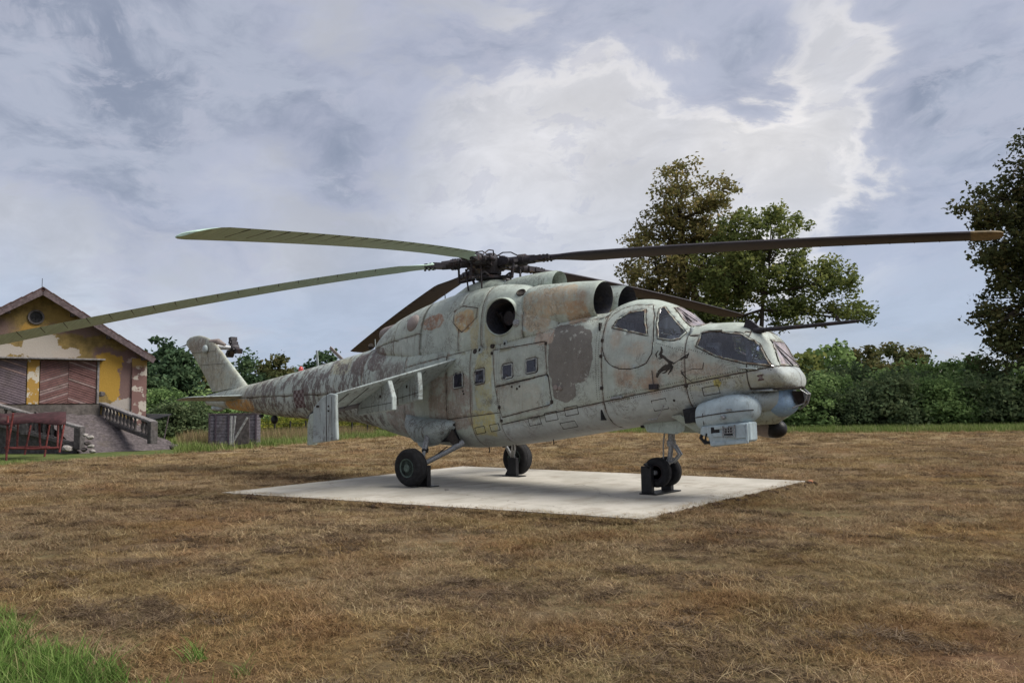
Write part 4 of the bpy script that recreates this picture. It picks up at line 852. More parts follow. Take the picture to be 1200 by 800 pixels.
for k in range(5):
    az, fl = AZ[k], FL[k]; dtw = (-.09, -.11, .03, .05, .05)[k]; R3 = Vector((math.cos(az), math.sin(az), 0)); T3 = Vector((-math.sin(az), math.cos(az), 0)); Z3 = Vector((0, 0, 1))
    def P(r, t=0.0, z=0.0):
        return HUB+R3*r+T3*t+Z3*(z+fl*RAD*(max(r-.3, 0)/(RAD-.3))**(1.25 if fl < -.1 else 1.5))
    # grip: hinges, cuff, damper
    mb = MB(); mb.box(P(.30), (.24, .20, .16), Matrix((R3, T3, Z3)).transposed()); mb.cyl(P(.26, 0, -.12), P(.26, 0, .12), .065, 14); mb.cyl(P(.40, -.13), P(.40, .13), .075, 14)
    mb.tube([P(.42), P(.62), P(.64), P(.80), P(.82), P(.98)], [.085, .085, .105, .105, .09, .085], 16)
    mb.box(P(1.05), (.24, .22, .10), Matrix((R3, T3, Z3)).transposed()); mb.box(P(1.22), (.26, .26, .07), Matrix((R3, T3, Z3)).transposed())
    for j in range(5): mb.lathe([(.11, 0), (.118, .004), (.118, .014), (.11, .018)], P(.64+.032*j), R3, 16)
    for t_ in (-.08, .08):
        for r_ in (1.14, 1.22, 1.30): mb.cyl(P(r_, t_, -.06), P(r_, t_, .06), .022, 8)
    gp = mb.build('blade_grip', 'hub_metal', hub, smooth=40)
    mb = MB(); mb.tube([P(.28, .16, .03), P(.66, .19, .03)], .045, 12); mb.tube([P(.66, .19, .03), P(.88, .15, .02)], .02, 8); mb.tube([P(.62, -.16, -.02), P(.60, -.20, -.36)+Vector((0, 0, 0))], .022, 8); mb.bar(P(.72, 0, 0), P(.62, -.20, -.03), .05, .06)
    mb.tube([P(.05, .08, .14), P(.2, .12, .22), P(.4, .1, .2), P(.62, .05, .09)], .013, 6); mb.tube([P(.30, -.10, -.30), P(.60, -.20, -.34)], .03, 8)
    mb.build('damper', 'hub_metal', hub, smooth=40)
    # blade: root cuff then constant chord
    sec = [(1.16, .20, .10, .0), (1.34, .24, .07, .02), (1.55, .36, .065, .04), (1.85, .54, .068, .05)]
    nb_ = 26
    for i in range(nb_+1):
        r_ = 2.0+(RAD-.16-2.0)*i/nb_; sec.append((r_, .58, .066-.012*(i/nb_), .06-.075*i/nb_))
    sec += [(RAD-.08, .53, .045, -.02), (RAD-.03, .43, .035, -.02), (RAD, .24, .02, -.02)]
    mb = MB(); rings = []
    PN = 20
    for r_, ch, th, tw in sec:
        r = []
        for j in range(PN):
            u = j/PN; s_ = 1 if u < .5 else -1; t = (u*2 if u < .5 else 2-u*2); xx = (1-math.cos(PI*t))/2
            y_ = (.28-xx)*ch*-1; z_ = s_*th*1.6*(1.48*math.sqrt(max(xx, 0))-.63*xx-1.76*xx*xx+1.42*xx**3-.51*xx**4)*(1 if s_ > 0 else .7)
            yy = y_*math.cos(tw+dtw); zz = z_-y_*math.sin(tw+dtw)
            r.append(P(r_, yy, zz))
        rings.append(r)
    ntip = 4
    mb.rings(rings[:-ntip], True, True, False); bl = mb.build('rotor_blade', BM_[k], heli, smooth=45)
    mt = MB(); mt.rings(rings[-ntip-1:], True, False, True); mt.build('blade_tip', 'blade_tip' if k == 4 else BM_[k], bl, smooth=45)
    # gaps between the trailing pockets
    mb = MB()
    for j in range(18):
        r_ = 2.3+j*.345; tw_ = .06-.075*j/18+dtw; a_ = P(r_, .10, -.026-.10*math.sin(tw_)); b_ = P(r_, .408, -.004-.408*math.sin(tw_)); mb.bar(a_, b_, .010, .008)
    mb.build('pocket_joint', 'seam', bl)['kind'] = 'stuff'
mb = MB()
for k in range(5):
    a = AZ[k]+.35; mb.tube([(.67+.24*math.cos(a), .24*math.sin(a), 3.97), (.67+.42*math.cos(a-.3), .42*math.sin(a-.3), 4.05), (.67+.50*math.cos(a-.5), .50*math.sin(a-.5), 3.95)], .02, 8)
    mb.tube([(.67+.45*math.cos(a-.4), .45*math.sin(a-.4), 3.72), (.67+.5*math.cos(a-.4), .5*math.sin(a-.4), 4.15)], .016, 8)
mb.tube([(.45, -.2, 3.80), (.40, -.25, 3.98), (.5, -.1, 4.06)], .03, 8); mb.build('swashplate_rod', 'hub_metal', hub, smooth=40)

# ================================================================== SUPPORTS AND SLAB
def stand(name, c, posts, label, hgt, wp=.16):
    t = empty(name, (c[0], c[1], 0)); tag(t, label, 'wheel support', 'black steel supports under the wheels')
    return t
for sy, lab in ((-1, 'black steel upright on a small plate beside the main wheel under the stub wing'), (1, 'black steel upright on a small plate beside the far main wheel')):
    t = stand('wheel_support', (.12, sy*1.25, 0), None, lab, 0)
    MB().box((.12, sy*1.27, .005+.008), (.46, .24, .016)).build('base_plate', 'black_paint', None).parent = t
    t.location = (0, 0, 0)
    MB().box((.10, sy*1.27, .20), (.22, .10, .37)).build('post', 'black_paint', t, bevel=.008)
    mb = MB(); mb.prism([(-.02, sy*1.27, .02), (-.14, sy*1.27, .02), (-.02, sy*1.27, .2)], (0, sy*.012, 0)); mb.build('gusset', 'black_paint', t)
t = empty('wheel_support'); tag(t, 'black steel double stand holding the twin nose wheels off the slab', 'wheel support', 'black steel supports under the wheels')
MB().box((4.34, 0, .013), (.32, .80, .018)).build('base_plate', 'black_paint', t)
for sy in (-1, 1):
    MB().box((4.29, sy*.315, .235), (.19, .10, .43)).build('post', 'black_paint', t, bevel=.008)
    MB().box((4.31, sy*.315, .455), (.13, .10, .03), Matrix.Rotation(.5, 3, 'Y')).build('saddle', 'black_paint', t)

# ================================================================== GROUND
def fbm(x, y, f=1.0, oct_=4, seed=0):
    v = np.zeros_like(x); a = 1.0; r = np.random.default_rng(seed)
    for o in range(oct_):
        for _ in range(5):
            t = r.uniform(0, 2*PI); k = f*r.uniform(.7, 1.4); v += a*np.sin((x*math.cos(t)+y*math.sin(t))*k*2*PI+r.uniform(0, 2*PI))/5
        f *= 2.1; a *= .55
    return v
def W_np(s, d):
    return CAM.x+RT0.x*s+FH.x*d, CAM.y+RT0.y*s+FH.y*d
def site(x, y):
    dx, dy = x-CAM.x, y-CAM.y; return dx*RT0.x+dy*RT0.y, dx*FH.x+dy*FH.y
EDGE_U = np.array([-1.6, -.75, -.63, -.42, -.315, -.19, -.06, 0, .32, .63, .8, 1.6]); EDGE_D = np.array([15, 21, 24.5, 30.3, 34.5, 45, 51, 52, 43.5, 40.5, 39, 30])
def edge_d(s, d): return np.interp(s/np.maximum(d, 1.0), EDGE_U, EDGE_D)
PAD = [(-2.25, -4.02), (5.70, -2.86), (5.52, 3.27), (-3.02, 2.98)]
def in_pad(x, y, grow=0.0):
    r = np.ones_like(x, bool); n = len(PAD)
    for i in range(n):
        (x0, y0), (x1, y1) = PAD[i], PAD[(i+1) % n]; L = math.hypot(x1-x0, y1-y0)
        r &= ((x1-x0)*(y-y0)-(y1-y0)*(x-x0))/L > -grow
    return r
def relief(x, y):
    s, d = site(x, y)
    h = .016*fbm(x, y, .16, 3, 3)+.010*fbm(x, y, .9, 3, 5)
    near = np.clip((45-d)/20, 0, 1)
    flat = np.where(in_pad(x, y, .25), 0.0, 1.0)
    return GZ + (h-.0)*near*flat - (1-near)*.02
GREEN_PATCH = lambda s, d: (s+3.75)*.605 + (d-6.0)*.795      # below zero: long green grass in the near left corner
def ground_mesh():
    def axis(lo, hi, a, b, step):
        c = list(np.arange(a, b, step)); v = b; st = step
        while v < hi: c.append(v); st *= 1.22; v += st
        v = a; st = step; pre = []
        while v > lo:
            st *= 1.22; v -= st; pre.append(v)
        return np.array(pre[::-1]+c)
    S = axis(-900, 900, -14, 14, .16); D = axis(-300, 1500, 3, 30, .16)
    s, d = np.meshgrid(S, D); s, d = s.ravel(), d.ravel(); x, y = W_np(s, d); z = relief(x, y)
    n, m = len(D), len(S); i = np.arange(n-1)[:, None]*m+np.arange(m-1)[None, :]; i = i.ravel()
    F = np.stack([i, i+1, i+m+1, i+m], 1)
    me = np_mesh('ground', np.stack([x, y, z], 1), F, 'ground')
    me.polygons.foreach_set('use_smooth', np.ones(len(F), bool))
    e = edge_d(s, d)+.5*fbm(x, y, .12, 3, 11)
    g = np.clip((d-e)/1.2+.5, 0, 1)
    p = np.clip(1-np.abs((d-(e-1.7))/1.3), 0, 1)*np.clip((-.20-s/np.maximum(d, 1))/.1, 0, 1)
    a = me.attributes.new('green', 'FLOAT', 'POINT'); a.data.foreach_set('value', g.astype(np.float32))
    a = me.attributes.new('track', 'FLOAT', 'POINT'); a.data.foreach_set('value', p.astype(np.float32))
    return me
def field_tone(g, c, wp):
    """the field's own patches: thatch, reddish stubble, olive regrowth, mown rows"""
    q = g.n('ShaderNodeVectorRotate', rotation_type='Z_AXIS'); g.put(q.inputs[0], wp); q.inputs['Angle'].default_value = YAW; q = q.outputs[0]
    a = g.noise(wp, .30, 5, .62); b = g.noise(g.vm('ADD', wp, (20, 3, 0)), .42, 5, .6); d = g.noise(g.vm('ADD', wp, (7, 31, 0)), .9, 5, .65); row = g.noise(g.mp(q, (.16, 1.1, 1)), 1.0, 4, .6, .3)
    c = g.mix(g.step(a, .46, .62, 0, .45), c, g.mix(1, c, (.92, .93, .66), 'MULTIPLY')); c = g.mix(g.step(b, .50, .64, 0, .45), c, g.mix(1, c, (1.0, .76, .64), 'MULTIPLY'))
    c = g.mix(g.step(d, .50, .62, 0, .75), c, g.mix(1, c, (.74, .68, .67), 'MULTIPLY')); c = g.mix(g.step(row, .50, .62, 0, .55), c, g.mix(1, c, (1.32, 1.28, 1.22), 'MULTIPLY')); return c
def ground_shader(g):
    p = g.pos(); q = g.n('ShaderNodeVectorRotate', rotation_type='Z_AXIS'); g.put(q.inputs[0], p); q.inputs['Angle'].default_value = YAW; q = q.outputs[0]   # x across the view, y away
    big = g.noise(p, .22, 4, .6); row = g.noise(g.mp(q, (.25, 1.5, 1)), .9, 4, .6, .4); mid = g.noise(g.mp(q, (.7, 1.6, 1)), 1.6, 6, .68, .6); fin = g.noise(g.mp(q, (1.0, 1.9, 1)), 14, 7, .75, .8); vf = g.noise(g.mp(q, (1, 1.5, 1)), 60, 4, .8)
    c = g.mix(g.step(mid, .38, .62), (.115, .076, .046), (.25, .175, .102))
    c = g.mix(g.m('MULTIPLY', g.step(row, .46, .64), .55), c, (.31, .24, .135))
    c = g.mix(g.m('MULTIPLY', g.step(big, .44, .58), .50), c, (.17, .158, .066))
    c = g.mix(g.m('MULTIPLY', g.step(g.noise(g.vm('ADD', p, (9, 4, 0)), .33, 4, .6), .52, .64), .45), c, (.215, .125, .078))
    c = g.mix(g.m('MULTIPLY', g.step(g.noise(g.vm('ADD', p, (2, 14, 0)), .5, 5, .65), .54, .66), .55), c, (.27, .225, .15))
    far = g.n('ShaderNodeCameraData')
    c = g.mix(g.step(fin, .60, .30, 0, .72), c, (.055, .040, .028)); c = g.mix(g.step(vf, .55, .75, 0, .55), c, (.38, .305, .19))
    c = field_tone(g, c, p); x, y, z = g.sep(p)
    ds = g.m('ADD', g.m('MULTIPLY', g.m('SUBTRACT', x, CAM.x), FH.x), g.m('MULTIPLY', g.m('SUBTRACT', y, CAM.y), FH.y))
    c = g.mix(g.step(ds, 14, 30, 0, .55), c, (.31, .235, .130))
    c = g.mix(g.m('MULTIPLY', g_attr(g, 'track'), .75), c, g.mix(fin, (.32, .25, .16), (.46, .37, .24)))
    c = g.mix(g_attr(g, 'green'), c, g.mix(g.step(mid, .4, .6), (.07, .10, .03), (.13, .15, .055)))
    h = g.m('ADD', g.m('MULTIPLY', fin, 1.0), g.m('ADD', g.m('MULTIPLY', mid, .8), g.m('MULTIPLY', vf, .35)))
    return pbr(g, c, .95, normal=g.bump(h, 1.0, .035), spec=.1)
material('ground', ground_shader)
gr = link('ground', ground_mesh()); gr['kind'] = 'structure'
def concrete(g):
    p = g.pos(); n = g.noise(p, .8, 5, .6); m_ = g.noise(p, 5, 6, .7); f = g.noise(p, 50, 4, .7)
    c = g.mix(g.step(n, .38, .62), (.34, .32, .275), (.45, .425, .375)); c = g.mix(g.m('MULTIPLY', g.step(m_, .54, .70), .35), c, (.27, .235, .19))
    c = g.mix(g.step(f, .25, .75, .0, .25), c, (.60, .57, .51)); v_ = g.voro(g.vm('ADD', p, g.comb(m_, n, 0.0)), .33, 'DISTANCE_TO_EDGE').outputs[0]; c = g.mix(g.step(v_, .006, .0, 0, .6), c, (.16, .14, .12)); st = g.noise(g.mp(p, (1, .4, 1)), 2.3, 6, .7); c = g.mix(g.step(st, .50, .66, 0, .6), c, (.27, .235, .19)); c = g.mix(g.m('MULTIPLY', g.step(g.noise(g.vm('ADD', p, (5, 1, 0)), 16, 5, .75), .66, .74), .6), c, (.13, .10, .075))
    return pbr(g, c, .9, normal=g.bump(g.m('ADD', m_, f), .3, .006), spec=.2)
material('concrete', concrete)
# slab with a slightly ragged rim
mb = MB(); top = []
rr = random.Random(3)
for i in range(4):
    a, b = Vector(PAD[i]+(0,)), Vector(PAD[(i+1) % 4]+(0,)); n_ = 40; nn = Vector((-(b-a).y, (b-a).x, 0)).normalized()
    for k in range(n_): top.append(a.lerp(b, k/n_)+nn*rr.uniform(-.012, .02))
mb.add(top+[p_-Vector((0, 0, .16)) for p_ in top], [tuple(range(len(top)))]+[(i, len(top)+i, len(top)+(i+1) % len(top), (i+1) % len(top)) for i in range(len(top))])
o = mb.build('concrete_slab', 'concrete', None); o['kind'] = 'structure'

# ---- scattered stuff through geometry nodes
def proto_col(name, meshes):
    c = bpy.data.collections.new(name)
    for i, me in enumerate(meshes):
        o = bpy.data.objects.new(name+'_sprig', me); c.objects.link(o)
    return c
def scatter(name, pts, scale, col, kind_label=None, tiltmax=.25):
    me = bpy.data.meshes.new(name); me.vertices.add(len(pts)); me.vertices.foreach_set('co', np.asarray(pts, np.float32).ravel())
    a = me.attributes.new('sc', 'FLOAT', 'POINT'); a.data.foreach_set('value', np.asarray(scale, np.float32))
    o = bpy.data.objects.new(name, me); COL.objects.link(o); o['kind'] = 'stuff'
    ng = bpy.data.node_groups.new(name, 'GeometryNodeTree'); ng.interface.new_socket('Geometry', in_out='INPUT', socket_type='NodeSocketGeometry'); ng.interface.new_socket('Geometry', in_out='OUTPUT', socket_type='NodeSocketGeometry')
    N = ng.nodes; L = ng.links; gi = N.new('NodeGroupInput'); go = N.new('NodeGroupOutput'); ip = N.new('GeometryNodeInstanceOnPoints'); ci = N.new('GeometryNodeCollectionInfo')
    ci.inputs[0].default_value = col; ci.inputs['Separate Children'].default_value = True; ci.inputs['Reset Children'].default_value = True
    rv_ = N.new('FunctionNodeRandomValue'); rv_.data_type = 'FLOAT_VECTOR'; rv_.inputs[0].default_value = (-tiltmax, -tiltmax, 0); rv_.inputs[1].default_value = (tiltmax, tiltmax, 2*PI)
    na = N.new('GeometryNodeInputNamedAttribute'); na.data_type = 'FLOAT'; na.inputs[0].default_value = 'sc'
    ip.inputs['Pick Instance'].default_value = True
    L.new(gi.outputs[0], ip.inputs['Points']); L.new(ci.outputs[0], ip.inputs['Instance']); L.new(rv_.outputs[0], ip.inputs['Rotation']); L.new(na.outputs[0], ip.inputs['Scale']); L.new(ip.outputs[0], go.inputs[0])
    m = o.modifiers.new('scatter', 'NODES'); m.node_group = ng; return o
def blades(n, rad, hmin, hmax, lean, wid, seed, mat, curl=.5, droop=0.0):
    r = np.random.default_rng(seed); V = []; F = []; T = []
    for i in range(n):
        a = r.uniform(0, 2*PI); q = rad*math.sqrt(r.uniform(0, 1)); bx, by = q*math.cos(a), q*math.sin(a); h = r.uniform(hmin, hmax)
        t = r.uniform(0, 2*PI); ln = lean*r.uniform(.3, 1.0); dx, dy = math.cos(t), math.sin(t); w = wid*r.uniform(.6, 1.3); px_, py_ = -dy*w, dx*w
        pts = []
        for k, f in enumerate((0, .4, .75, 1.0)):
            hh = h*(f-droop*f*f); rr_ = h*ln*(f+curl*f*f); pts.append((bx+dx*rr_, by+dy*rr_, hh))
        b = len(V)
        for k, pnt in enumerate(pts[:3]):
            ww = (1, .8, .5)[k]; V += [(pnt[0]-px_*ww, pnt[1]-py_*ww, pnt[2]), (pnt[0]+px_*ww, pnt[1]+py_*ww, pnt[2])]
        V += [pts[3], pts[3]]
        F += [(b, b+1, b+3, b+2), (b+2, b+3, b+5, b+4), (b+4, b+5, b+7, b+6)]; tt = r.uniform(0, 1); T += [tt]*3
    return np_mesh('grass', V, F, mat, T)
def blade_mat(stops, trans=.25, tone=False):
    def fn(g):
        t = g_attr(g, 'tint'); r = g.rnd(); v = g.m('FRACT', g.m('ADD', g.m('MULTIPLY', t, .75), g.m('MULTIPLY', r, .6)))
        x = g.n('ShaderNodeValToRGB'); g.put(x.inputs[0], v); e = x.color_ramp.elements
        while len(e) < len(stops): e.new(.5)
        for q, (p, c) in zip(e, stops): q.position = p; q.color = c+(1,)
        wp = g.n('ShaderNodeNewGeometry').outputs['Position']; n_ = g.noise(wp, .45, 4, .6)
        c = field_tone(g, x.outputs[0], wp) if tone else g.mix(g.step(n_, .42, .6, 0, .6), x.outputs[0], g.mix(.5, x.outputs[0], (.75, .72, .60), 'MULTIPLY'))
        d = g.n('ShaderNodeBsdfDiffuse'); g.put(d.inputs[0], c); tr = g.n('ShaderNodeBsdfTranslucent'); g.put(tr.inputs[0], c); m = g.n('ShaderNodeMixShader'); m.inputs[0].default_value = trans
        g.nt.links.new(d.outputs[0], m.inputs[1]); g.nt.links.new(tr.outputs[0], m.inputs[2]); return m.outputs[0]
    return fn
material('dry_blade', blade_mat([(0, (.060, .040, .027)), (.22, (.16, .105, .064)), (.45, (.37, .265, .150)), (.62, (.20, .16, .082)), (.78, (.25, .170, .112)), (.93, (.46, .37, .23))], .25, True))
material('thatch_blade', blade_mat([(0, (.035, .024, .018)), (.4, (.075, .052, .036)), (.7, (.14, .10, .068)), (1, (.26, .20, .14))], .15)); material('green_blade', blade_mat([(0, (.045, .080, .020)), (.35, (.09, .16, .038)), (.7, (.15, .24, .060)), (.88, (.24, .30, .11)), (1, (.30, .25, .14))], .35))
material('weed_blade', blade_mat([(0, (.20, .145, .09)), (.35, (.34, .265, .15)), (.6, (.18, .18, .07)), (.8, (.30, .20, .14)), (1, (.13, .16, .055))], .3))
material('strip_blade', blade_mat([(0, (.09, .14, .035)), (.5, (.16, .22, .065)), (.8, (.25, .29, .11)), (1, (.36, .35, .19))], .3))
material('clod', simple((.075, .050, .034), .95, sc=40, spec=.05))
dry = proto_col('dry_tuft', [blades(60, .12, .024, .062, 2.2, .0021, 10+i, 'dry_blade', .4, .5) for i in range(4)]+[blades(34, .11, .035, .070, .8, .0020, 20+i, 'dry_blade', .6, .2) for i in range(2)])
green = proto_col('green_tuft', [blades(30, .07, .08, .19, .75, .0028, 30+i, 'green_blade', .9, .18) for i in range(4)])
weed = proto_col('weed_tuft', [blades(26, .30, .25, .75, .28, .010, 40+i, 'weed_blade', .5) for i in range(4)])
strip = proto_col('strip_tuft', [blades(30, .32, .16, .42, .4, .012, 50+i, 'strip_blade', .6) for i in range(4)])
def field(n, d0, d1, margin, seed):
    r = np.random.default_rng(seed); d = np.sqrt(r.uniform(d0*d0, d1*d1, n)); s = r.uniform(-1, 1, n)*(.66*d+margin); x, y = W_np(s, d); return r, s, d, x, y
P_, S_ = [], []
for n, d0, d1, s0, seed in ((14000, 3.6, 8.5, .85, 1), (17000, 8.5, 16, 1.1, 2), (15000, 16, 30, 1.6, 3), (8000, 30, 52, 2.4, 4)):
    r, s, d, x, y = field(n, d0, d1, .8, seed)
    k = ~in_pad(x, y, -.02) & (d < edge_d(s, d)+.3) & (GREEN_PATCH(s, d) > -.1)
    cl = .5+.5*fbm(x, y, .45, 3, 21); k &= r.uniform(0, 1, n) < .45+.6*cl
    x, y, d, cl = x[k], y[k], d[k], cl[k]; z = relief(x, y)-.006
    P_.append(np.stack([x, y, z], 1)); S_.append(s0*1.0*np.random.default_rng(seed+50).uniform(.6, 1.25, len(x))*(.7+.5*cl))
# turf creeping over the slab's rim
r = np.random.default_rng(77); ex = []
for i, n, out in ((0, 1300, .12), (1, 800, .16), (2, 260, .10), (3, 300, .04)):
    (x0, y0), (x1, y1) = PAD[i], PAD[(i+1) % 4]; t = r.uniform(0, 1, n); L = math.hypot(x1-x0, y1-y0); nx, ny = (y1-y0)/L, -(x1-x0)/L
    wv = .5+.5*np.sin(t*19+i)*np.sin(t*7+1); q = r.normal(.02, .09, n)+.04-wv*out*1.9*(i < 2)*r.uniform(0, 1.3, n)
    x = x0+(x1-x0)*t+nx*q; y = y0+(y1-y0)*t+ny*q; ex.append(np.stack([x, y, np.full(n, -.035)], 1))
ex = np.concatenate(ex); P_.append(ex); S_.append(r.uniform(.5, 1.0, len(ex)))
scatter('dry_grass', np.concatenate(P_), np.concatenate(S_), dry)
pile = proto_col('thatch', [blades(70, .15, .02, .07, 3.2, .0030, 60+i, 'thatch_blade', .2, .75) for i in range(4)])
PP, SS = [], []
for n, d0, d1, s0, seed in ((5200, 3.6, 10, .75, 81), (5200, 10, 20, 1.15, 82), (4200, 20, 40, 1.9, 83)):
    r, s, d, x, y = field(n, d0, d1, .8, seed); cl = fbm(x+3, y, .55, 4, 91)+.6*fbm(s*.35, d*1.3, .5, 2, 93)
    k = (cl > .18) & ~in_pad(x, y, .05) & (d < edge_d(s, d)-.5) & (GREEN_PATCH(s, d) > .25); PP.append(np.stack([x[k], y[k], relief(x[k], y[k])+.004], 1)); SS.append(s0*r.uniform(.5, 1.25, k.sum()))
scatter('thatch_piles', np.concatenate(PP), np.concatenate(SS), pile, tiltmax=.15)
r = np.random.default_rng(5); n = 4200; d = r.uniform(3.6, 7.2, n); s = r.uniform(-6, -.6, n); x, y = W_np(s, d); gp = GREEN_PATCH(s, d)+.22*fbm(x, y, .7, 3, 8)
k = (gp < 0) & (r.uniform(0, 1, n) < np.clip(-gp*2+.06, 0, .9)); x, y = x[k], y[k]; ps = np.stack([x, y, relief(x, y)-.01], 1)
sx, sy_ = W_np(np.array([-1.93, -1.90, -2.3, -1.55]), np.array([5.0, 4.97, 4.75, 4.7])); ps = np.concatenate([ps, np.stack([sx, sy_, relief(sx, sy_)], 1)])
scatter('green_grass', ps, np.random.default_rng(9).uniform(.55, 1.15, len(ps)), green)
# long grass beyond the mown field: dry weeds to the left, green strip elsewhere
r = np.random.default_rng(15); n = 15000; u = r.uniform(-.70, .70, n); d = np.interp(u, EDGE_U, EDGE_D)+r.uniform(-.2, 12, n)**1.0; s = u*d; x, y = W_np(s, d)
left = (u > -.405) & (u < -.17) & (d > edge_d(s, d)+.6); clear = (u < -.42)
rp = r.uniform(0, 1, n); bare = (u < -.41) & (d > 26.8) & (d < 40)
kw = left & (rp < .55); kg = ~kw & (~bare) & ((rp < .8))
scatter('tall_weeds', np.stack([x[kw], y[kw], np.full(kw.sum(), GZ-.04)], 1), r.uniform(.6, 1.15, kw.sum())*np.clip((d-edge_d(s, d))[kw]/5, .35, 1), weed, tiltmax=.1)
scatter('grass_strip', np.stack([x[kg], y[kg], np.full(kg.sum(), GZ-.04)], 1), r.uniform(.6, 1.2, kg.sum())*np.where(u[kg] < -.42, .4, 1.0), strip, tiltmax=.1)
# clods of earth along the slab
cl_m = []
for i in range(4):
    b = bmesh.new(); bmesh.ops.create_icosphere(b, subdivisions=2, radius=.035)
    for v in b.verts: v.co *= 1+.5*noise.noise(v.co*30+Vector((i*7, 0, 0))); v.co.z *= .7
    me = bpy.data.meshes.new('clod'); b.to_mesh(me); b.free(); me.materials.append(MATS['clod']); cl_m.append(me)
r = np.random.default_rng(31); pts = []
for i, ta, tb, n in ((1, .08, 1.0, 420), (0, .05, .55, 260), (0, .5, 1.0, 120), (2, .0, .1, 20)):
    (x0, y0), (x1, y1) = PAD[i], PAD[(i+1) % 4]; t = r.uniform(ta, tb, n); L = math.hypot(x1-x0, y1-y0); nx, ny = (y1-y0)/L, -(x1-x0)/L
    c_ = np.round(t*9+r.normal(0, .12, n))/9*.6+t*.4; q = r.normal(.05, .06, n); pts.append(np.stack([x0+(x1-x0)*c_+nx*q, y0+(y1-y0)*c_+ny*q, np.full(n, -.035)], 1))
pts = np.concatenate(pts); scatter('clods_of_earth', pts, r.uniform(.35, 1.25, len(pts)), proto_col('clod', cl_m), tiltmax=3)
def stone(name, loc, size, mat, label, cat='stone', group=None, seed=0):
    b = bmesh.new(); bmesh.ops.create_icosphere(b, subdivisions=2, radius=1)
    for v in b.verts: v.co *= 1+.35*noise.noise(v.co*1.3+Vector((seed*3.1, seed, 0)))
    for v in b.verts: v.co = Vector((v.co.x*size[0], v.co.y*size[1], v.co.z*size[2]))
    me = bpy.data.meshes.new(name); b.to_mesh(me); b.free(); o = link(name, me, mat); o.location = loc; o.rotation_euler = (0, 0, seed*1.3); return tag(o, label, cat, group)
material('brick_orange', simple((.45, .20, .11), .9)); material('stone_pale', simple((.27, .25, .235), .9)); material('stone_dark', simple((.07, .06, .06), .95))
stone('brick_lump', (5.60, 3.26, -.02), (.07, .05, .045), 'brick_orange', 'orange lump of broken brick at the far right corner of the slab', 'brick', seed=2)
stone('pale_stone', (.95, -1.55, .008), (.05, .035, .012), 'stone_pale', 'small flat white stone lying on the slab beside the main wheel', seed=1)
stone('brick_lump', (2.35, -3.32, -.03), (.05, .035, .03), 'brick_orange', 'small orange brick chip in the turf at the front edge of the slab', 'brick', seed=4)

# ================================================================== OLD BUILDING WITH RAMP
bc_, bX = W(-20.125, 34.43), RT0*.797+FH*.604
bX.normalize(); bY = Vector((-bX.y, bX.x, 0))
ang = math.atan2(bX.y, bX.x)
if bY.dot(FH) < 0: bY = -bY
def plaster(g):
    p = g.pos(); x, y, z = g.sep(p); n1 = g.noise(p, 1.1, 6, .65); n2 = g.noise(g.vm('ADD', p, (4, 4, 9)), 1.1, 6, .65); fx = g.m('ADD', x, g.m('MULTIPLY', g.m('SUBTRACT', n1, .5), 1.5)); fz = g.m('ADD', z, g.m('MULTIPLY', g.m('SUBTRACT', n2, .5), 1.2))
    n = g.noise(p, 3.5, 6, .7); f = g.noise(p, 22, 5, .75)
    c = g.mix(g.step(n, .35, .65), (.135, .100, .042), (.225, .160, .062))
    for (cx, cz, rx, rz, col, w, h) in ((-2.6, 5.0, 1.6, .55, (.15, .105, .10), .9, .25), (1.6, 5.2, 1.3, .30, (.145, .10, .095), .9, .3), (3.0, 4.0, .95, .35, (.15, .10, .095), .9, .2), (3.5, 3.0, .45, 1.3, (.16, .105, .10), .95, .15), (-.2, 5.1, .6, .18, (.36, .21, .05), .7, .4), (.6, 5.7, .7, .3, (.26, .18, .06), .6, .3),
                                    (2.72, 3.25, .48, .85, (.33, .205, .045), 1, .08), (3.0, 2.5, .30, .55, (.33, .205, .045), 1, .1), (.05, 4.35, .62, .55, (.33, .30, .265), 1, .04), (.9, 4.02, .55, .24, (.34, .30, .26), 1, .04), (-1.3, 4.12, .85, .26, (.33, .30, .265), 1, .04), (3.3, 1.75, .6, .22, (.33, .30, .27), 1, .1), (3.55, 3.75, .25, .14, (.38, .30, .27), .8, .2)):
        c = g.mix(g.m('MULTIPLY', blob(g, fx, fz, cx, cz, rx, rz, h, True), w), c, col)
    c = g.mix(g.step(f, .58, .74, 0, .5), c, (.09, .07, .055)); c = g.mix(g.m('MULTIPLY', g.step(z, 1.8, .2), .7), c, (.12, .10, .09))
    return pbr(g, c, .95, normal=g.bump(g.m('ADD', n, f), .5, .03), spec=.1)
material('plaster', plaster)
def flaking(g):
    p = g.pos(); n = g.noise(p, 2.2, 6, .6); f = g.noise(p, 20, 5, .7); c = g.mix(g.step(n, .47, .50), (.47, .43, .36), (.33, .20, .055)); c = g.mix(g.step(f, .55, .75, 0, .4), c, (.2, .17, .14))
    return pbr(g, c, .95, normal=g.bump(f, .5, .02), spec=.1)
material('plaster_flaking', flaking)
def flaking2(g):
    p = g.pos(); n = g.noise(p, 2.6, 6, .6); f = g.noise(p, 20, 5, .7); c = g.mix(g.step(n, .44, .47), (.42, .38, .33), (.175, .105, .095)); z = g.sep(p)[2]; c = g.mix(g.step(z, 3.45, 3.7), c, (.30, .20, .07)); c = g.mix(g.step(f, .55, .75, 0, .4), c, (.1, .08, .07))
    return pbr(g, c, .95, normal=g.bump(f, .5, .02), spec=.1)
material('plaster_corner', flaking2)
